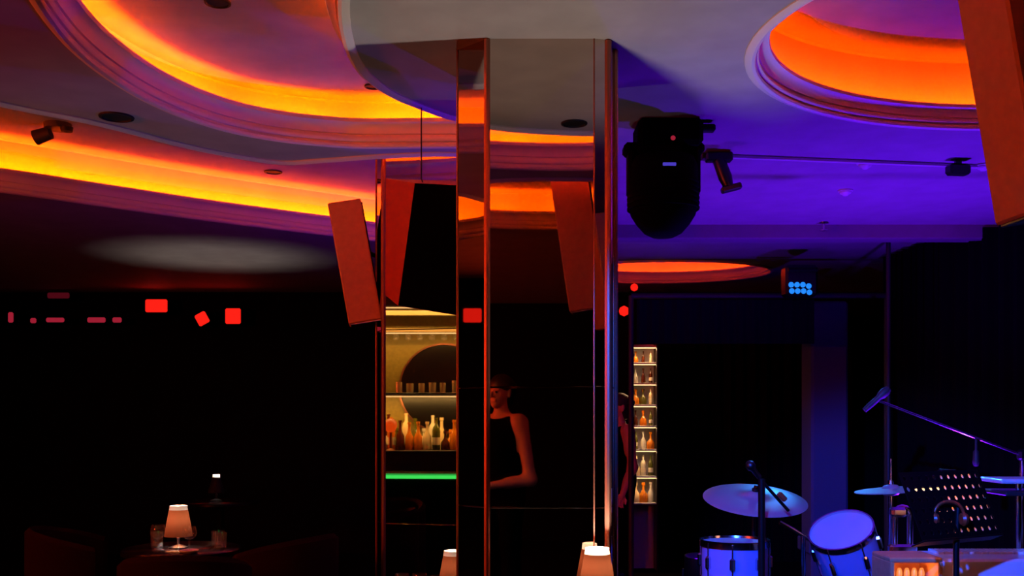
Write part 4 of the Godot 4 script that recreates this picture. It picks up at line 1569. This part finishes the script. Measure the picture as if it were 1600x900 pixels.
# ------------------------------------------------------------------ red lights on the far wall
func red_wall_lights() -> void:
	var d := 10.55
	var k := d / FOCAL
	# px, py, width, height, glow, label
	var l := [
		[248, 479, 34, 20, "red_glow", "brightest wide red wall lantern on the far black wall"],
		[319, 499, 18, 19, "red_glow", "small slanted red wall lantern left of the square red one"],
		[367, 495, 24, 24, "red_glow", "square red wall lantern nearest the tan loudspeaker"],
		[155, 501, 28, 8, "dim_red_glow", "flat dim red wall lantern left of the brightest one"],
		[187, 501, 14, 8, "dim_red_glow", "tiny dim red wall lantern beside the flat dim one"],
		[91, 501, 28, 7, "dim_red_glow", "flat dim red wall lantern third from the left edge"],
		[57, 502, 9, 8, "dim_red_glow", "tiny dim red wall lantern second from the left edge"],
		[22, 497, 8, 16, "dim_red_glow", "upright dim red wall lantern nearest the left edge"],
		[96, 463, 34, 9, "faint_red_glow", "faint red wall lantern above the flat dim one at left"],
	]
	for e in l:
		var w: float = e[2] * k
		var h: float = e[3] * k
		var root := thing("red_wall_lantern", P(e[0], e[1], d), e[5], "lantern", "red lanterns on the far wall")
		var b := Basis(Vector3.BACK, 0.5 if e[0] == 319 else 0.0)
		var st := mb()
		cbox(st, at(Vector3(0, 0, -0.06), b), Vector3(w * 1.06, h * 1.06, 0.24), 0.006)
		obj("housing", st, M.black_metal, root)
		st = mb()
		cbox(st, at(Vector3(0, 0, 0.07), b), Vector3(w, h, 0.03), 0.012)
		obj("red_glass_light", st, M[e[4]], root)
		if e[4] == "red_glow":
			area("red_lantern_light", Transform3D(Basis(Vector3.UP, PI), Vector3(0, 0, 0.1)), Vector2(w, h), lin(1.0, 0.02, 0.01), 0.02, root)
	# large unseen lanterns added on the left wall to cast red fill light
	for i in 3:
		var wl := thing("red_wall_lantern", Vector3(X0 + 0.09, 1.95, -1.9 + 1.3 * i), "unseen red lantern added on the left wall for red fill light, %s from the far end" % ["first", "second", "third"][i], "lantern", "added red fill lanterns on the left wall")
		var ws := mb()
		cbox(ws, at(Vector3.ZERO), Vector3(0.14, 0.42, 0.42), 0.01)
		obj("housing", ws, M.black_metal, wl)
		ws = mb()
		cbox(ws, at(Vector3(0.08, 0, 0)), Vector3(0.03, 0.36, 0.36), 0.012)
		obj("red_glass_light", ws, M.red_glow, wl)
		area("red_lantern_light", Transform3D(Basis(Vector3.UP, -PI / 2), Vector3(0.12, 0, 0)), Vector2(0.36, 0.36), lin(1.0, 0.06, 0.015), 8.5, wl)
	var lw := thing("red_wall_lantern", Vector3(X0 + 0.07, 2.39, -3.9), "red wall lantern on the left wall, mirrored in the near column's left edge", "lantern", "red lanterns on the far wall")
	var ls := mb()
	cbox(ls, at(Vector3.ZERO), Vector3(0.1, 0.15, 0.2), 0.006)
	obj("housing", ls, M.black_metal, lw)
	ls = mb()
	cbox(ls, at(Vector3(0.06, 0, 0)), Vector3(0.03, 0.13, 0.17), 0.01)
	obj("red_glass_light", ls, M.red_glow, lw)
	# two more near the stage, right of the near column
	for e in [[975, 486, 16, 18, "red round lamp on the wall right beside the near column"], [991, 449, 12, 11, "tiny orange red lamp under the far recess"]]:
		var root := thing("red_wall_lantern", P(e[0], e[1], 9.9), e[4], "lantern", "red lanterns on the far wall")
		var st := mb()
		lathe(st, [Vector2(0.0, e[2] * 0.0033), Vector2(e[2] * 0.0025, e[2] * 0.002), Vector2(e[2] * 0.0031, 0.0), Vector2(e[2] * 0.0025, -e[2] * 0.002), Vector2(0.0, -e[2] * 0.0033)], Transform3D.IDENTITY, 14)
		obj("red_glass_light", st, M.red_glow, root)
		st = mb()
		tube(st, [Vector3(0, 0, -0.02), Vector3(0, 0, -0.84)], 0.008, 6)
		obj("wall_arm", st, M.black_metal, root)

# ------------------------------------------------------------------ people
# bones: [from, to, radius, radius]; smooth union meshed as surface nets
func field(p: Vector3, bones: Array, k: float) -> float:
	var d := 10.0
	for b in bones:
		var ab: Vector3 = b[1] - b[0]
		var t := clampf((p - b[0]).dot(ab) / maxf(ab.length_squared(), 1e-9), 0.0, 1.0)
		var e: float = p.distance_to(b[0] + ab * t) - lerpf(b[2], b[3], t)
		var h := maxf(k - absf(d - e), 0.0) / k
		d = minf(d, e) - h * h * k * 0.25
	return d

func net(st: SurfaceTool, bones: Array, cell: float, k: float) -> void:
	var lo := Vector3.ONE * 100.0
	var hi := -lo
	for b in bones:
		for i in 2:
			var r: Vector3 = Vector3.ONE * (b[2 + i] + cell * 2.5 + k * 0.3)
			lo = lo.min(b[i] - r)
			hi = hi.max(b[i] + r)
	var n := Vector3i(((hi - lo) / cell).ceil()) + Vector3i.ONE
	var g := PackedFloat32Array()
	g.resize(n.x * n.y * n.z)
	g.fill(1.0)
	var near := PackedByteArray()
	near.resize(g.size())
	for b in bones:
		var rad: float = maxf(b[2], b[3]) + cell * 2.0 + k * 0.3
		var bl: Vector3 = b[0].min(b[1]) - Vector3.ONE * rad
		var bh: Vector3 = b[0].max(b[1]) + Vector3.ONE * rad
		var i0 := Vector3i(((bl - lo) / cell).floor()).clamp(Vector3i.ZERO, n - Vector3i.ONE)
		var i1 := Vector3i(((bh - lo) / cell).ceil()).clamp(Vector3i.ZERO, n - Vector3i.ONE)
		for z in range(i0.z, i1.z + 1):
			for y in range(i0.y, i1.y + 1):
				for x in range(i0.x, i1.x + 1):
					var id := x + n.x * (y + n.y * z)
					if near[id] == 0:
						near[id] = 1
						g[id] = field(lo + Vector3(x, y, z) * cell, bones, k)
	var vert := {}
	var vs := []
	var cr := [Vector3i(0, 0, 0), Vector3i(1, 0, 0), Vector3i(0, 1, 0), Vector3i(1, 1, 0), Vector3i(0, 0, 1), Vector3i(1, 0, 1), Vector3i(0, 1, 1), Vector3i(1, 1, 1)]
	var ed := [[0, 1], [2, 3], [4, 5], [6, 7], [0, 2], [1, 3], [4, 6], [5, 7], [0, 4], [1, 5], [2, 6], [3, 7]]
	for z in n.z - 1:
		for y in n.y - 1:
			for x in n.x - 1:
				var id := x + n.x * (y + n.y * z)
				if near[id] == 0:
					continue
				var val := []
				var neg := 0
				for c in cr:
					var f := g[id + c.x + n.x * (c.y + n.y * c.z)]
					val.append(f)
					if f < 0.0:
						neg += 1
				if neg == 0 or neg == 8:
					continue
				var s := Vector3.ZERO
				var m := 0
				for e in ed:
					var a: float = val[e[0]]
					var b2: float = val[e[1]]
					if (a < 0.0) != (b2 < 0.0):
						s += Vector3(cr[e[0]]).lerp(Vector3(cr[e[1]]), a / (a - b2))
						m += 1
				vert[id] = vs.size()
				vs.append(lo + (Vector3(x, y, z) + s / m) * cell)
	var nr := []
	for v in vs:
		var h := cell * 0.6
		nr.append(Vector3(field(v + Vector3(h, 0, 0), bones, k) - field(v - Vector3(h, 0, 0), bones, k), field(v + Vector3(0, h, 0), bones, k) - field(v - Vector3(0, h, 0), bones, k), field(v + Vector3(0, 0, h), bones, k) - field(v - Vector3(0, 0, h), bones, k)).normalized())
	var step := [1, n.x, n.x * n.y]
	for z in range(1, n.z - 1):
		for y in range(1, n.y - 1):
			for x in range(1, n.x - 1):
				var id := x + n.x * (y + n.y * z)
				if near[id] == 0:
					continue
				for ax in 3:
					if (g[id] < 0.0) == (g[id + step[ax]] < 0.0):
						continue
					var u: int = step[(ax + 1) % 3]
					var v: int = step[(ax + 2) % 3]
					var q := [id, id - u, id - u - v, id - v]
					if not (vert.has(q[0]) and vert.has(q[1]) and vert.has(q[2]) and vert.has(q[3])):
						continue
					var w := []
					var wn := []
					for e in q:
						w.append(vs[vert[e]])
						wn.append(nr[vert[e]])
					quadn(st, w, wn)

func V3(x: float, y: float, z: float) -> Vector3:
	return Vector3(x, y, z)

# a standing figure, 1.66 m, facing -z, feet at the origin; elbows and wrists are given for the right (x > 0) and left arm
func person(label: String, where: Vector3, turn: float, size: float, right: Array, left: Array, sleeves: bool) -> void:
	var root := thing("person", where, label, "person", "", turn)
	root.scale = Vector3.ONE * size
	var st := mb()
	var skin := []
	# trunk, neck, legs
	skin.append([V3(0, 0.93, 0.01), V3(0, 1.08, 0.0), 0.125, 0.115])
	skin.append([V3(-0.05, 1.22, 0), V3(0.05, 1.22, 0), 0.115, 0.115])
	skin.append([V3(0, 1.08, 0), V3(0, 1.25, 0), 0.112, 0.12])
	skin.append([V3(-0.14, 1.345, 0.01), V3(0.14, 1.345, 0.01), 0.058, 0.058])
	skin.append([V3(0, 1.33, 0.01), V3(0, 1.46, -0.005), 0.058, 0.05])
	for s in [-1.0, 1.0]:
		skin.append([V3(s * 0.09, 0.9, 0.01), V3(s * 0.095, 0.5, -0.01), 0.09, 0.056])
		skin.append([V3(s * 0.095, 0.5, -0.01), V3(s * 0.1, 0.09, 0.02), 0.055, 0.036])
		skin.append([V3(s * 0.1, 0.045, 0.04), V3(s * 0.11, 0.035, -0.12), 0.04, 0.03])
	for arm in [[1.0, right], [-1.0, left]]:
		var s: float = arm[0]
		var el: Vector3 = arm[1][0]
		var wr: Vector3 = arm[1][1]
		skin.append([V3(s * 0.175, 1.335, 0.01), el, 0.052, 0.040])
		skin.append([el, wr, 0.039, 0.027])
	net(st, skin, 0.013, 0.05)
	# hands
	for arm in [[1.0, right], [-1.0, left]]:
		var s: float = arm[0]
		var el: Vector3 = arm[1][0]
		var wr: Vector3 = arm[1][1]
		var dir := (wr - el).normalized()
		var side := dir.cross(Vector3.UP if absf(dir.y) < 0.8 else V3(s, 0, 0)).normalized()
		var dn := dir.cross(side).normalized()
		if dn.y > 0.0:
			dn = -dn
		var hand := [[wr - dir * 0.02, wr + dir * 0.03, 0.024, 0.024], [wr + dir * 0.03 - side * 0.022, wr + dir * 0.075 - side * 0.028, 0.016, 0.013], [wr + dir * 0.03 + side * 0.02, wr + dir * 0.075 + side * 0.026, 0.016, 0.013], [wr + dir * 0.03, wr + dir * 0.08, 0.016, 0.014]]
		for f in 4:
			var b0 := wr + dir * 0.078 + side * (-0.03 + 0.02 * f)
			var ln: float = [0.058, 0.068, 0.064, 0.05][f]
			var b1 := b0 + (dir + dn * 0.5).normalized() * ln * 0.5
			hand.append([b0, b1, 0.0092, 0.0085])
			hand.append([b1, b1 + (dir * 0.5 + dn).normalized() * ln * 0.5, 0.0085, 0.0075])
		var tb := wr + dir * 0.03 - side * 0.022
		var tm := tb + (dir * 0.6 - side * 0.7 + dn * 0.4).normalized() * 0.035
		hand.append([tb, tm, 0.012, 0.0105])
		hand.append([tm, tm + (dir + dn * 0.5).normalized() * 0.03, 0.0105, 0.009])
		net(st, hand, 0.005, 0.008)
	# head
	var hc := V3(0, 1.55, -0.01)
	var head := [[hc + V3(0, 0.03, 0.015), hc + V3(0, 0.025, 0.02), 0.085, 0.085], [hc + V3(0, 0.0, -0.025), hc + V3(0, -0.055, -0.035), 0.066, 0.05], [hc + V3(0, -0.075, -0.05), hc + V3(0, -0.08, -0.055), 0.03, 0.028], [hc + V3(0, -0.02, 0.01), hc + V3(0, -0.1, 0.005), 0.05, 0.046],
		[hc + V3(0, 0.012, -0.088), hc + V3(0, -0.022, -0.105), 0.009, 0.013], [hc + V3(-0.022, -0.052, -0.082), hc + V3(0.022, -0.052, -0.082), 0.008, 0.008]]
	for s in [-1.0, 1.0]:
		head.append([hc + V3(s * 0.078, 0.018, 0.01), hc + V3(s * 0.08, -0.022, 0.004), 0.014, 0.01])
		head.append([hc + V3(s * 0.02, 0.028, -0.083), hc + V3(s * 0.045, 0.026, -0.074), 0.01, 0.008])
	net(st, head, 0.0055, 0.012)
	obj("body", st, M.skin, root)
	for s in [-1.0, 1.0]:
		st = mb()
		lathe(st, [Vector2(0.0, -0.011), Vector2(0.009, -0.006), Vector2(0.011, 0.0), Vector2(0.009, 0.006), Vector2(0.0, 0.011)], at(hc + V3(s * 0.031, 0.008, -0.079)), 10)
		obj("eye", st, M.eye_dark, root)
	# hair
	st = mb()
	net(st, [[hc + V3(0, 0.04, 0.03), hc + V3(0, 0.05, 0.015), 0.092, 0.09], [hc + V3(0, 0.02, 0.05), hc + V3(0, -0.05, 0.055), 0.08, 0.06], [hc + V3(0, 0.06, 0.11), hc + V3(0, 0.05, 0.125), 0.038, 0.036]], 0.008, 0.03)
	obj("hair", st, M.dark_hair, root)
	# sleeveless top
	st = mb()
	var top := [[V3(0, 0.93, 0.01), V3(0, 1.08, 0.0), 0.14, 0.128], [V3(-0.05, 1.22, 0), V3(0.05, 1.22, 0), 0.128, 0.128], [V3(0, 1.08, 0), V3(0, 1.25, 0), 0.125, 0.132], [V3(-0.11, 1.33, 0.01), V3(0.11, 1.33, 0.01), 0.07, 0.07]]
	if sleeves:
		top.append([V3(0.175, 1.335, 0.01), V3(0.175, 1.335, 0.01).lerp(right[0], 0.35), 0.062, 0.056])
		top.append([V3(-0.175, 1.335, 0.01), V3(-0.175, 1.335, 0.01).lerp(left[0], 0.35), 0.062, 0.056])
	net(st, top, 0.013, 0.04)
	obj("sleeveless_top", st, M.black_cloth, root)
	st = mb()
	var tr := [[V3(0, 0.93, 0.01), V3(0, 0.88, 0.01), 0.142, 0.14]]
	for s in [-1.0, 1.0]:
		tr.append([V3(s * 0.09, 0.9, 0.01), V3(s * 0.095, 0.5, -0.01), 0.105, 0.075])
		tr.append([V3(s * 0.095, 0.5, -0.01), V3(s * 0.1, 0.08, 0.02), 0.074, 0.06])
	net(st, tr, 0.014, 0.04)
	obj("trousers", st, M.black_cloth, root)
	for s in [-1.0, 1.0]:
		st = mb()
		net(st, [[V3(s * 0.1, 0.05, 0.04), V3(s * 0.11, 0.04, -0.12), 0.048, 0.039]], 0.012, 0.02)
		obj("shoe", st, M.black_satin, root)

func people() -> void:
	# the person mirrored in the near column stands behind the lens, hands together before the waist
	person("person in a black sleeveless top mirrored in the near column", V3(-0.08, 0.0, 0.45), 0.7, 1.04, [V3(0.245, 0.94, 0.03), V3(0.06, 0.90, -0.2)], [V3(-0.245, 0.94, 0.03), V3(-0.06, 0.92, -0.21)], false)
	# bartender in the dark by the lit shelf
	person("person with bare arms in dark clothes beside the narrow lit shelf", V3(P(968, 0, 9.1).x, 0.0, -9.1), 1.9, 0.98, [V3(0.2, 1.03, 0.05), V3(0.18, 0.8, -0.08)], [V3(-0.21, 1.02, 0.03), V3(-0.2, 0.79, -0.06)], false)
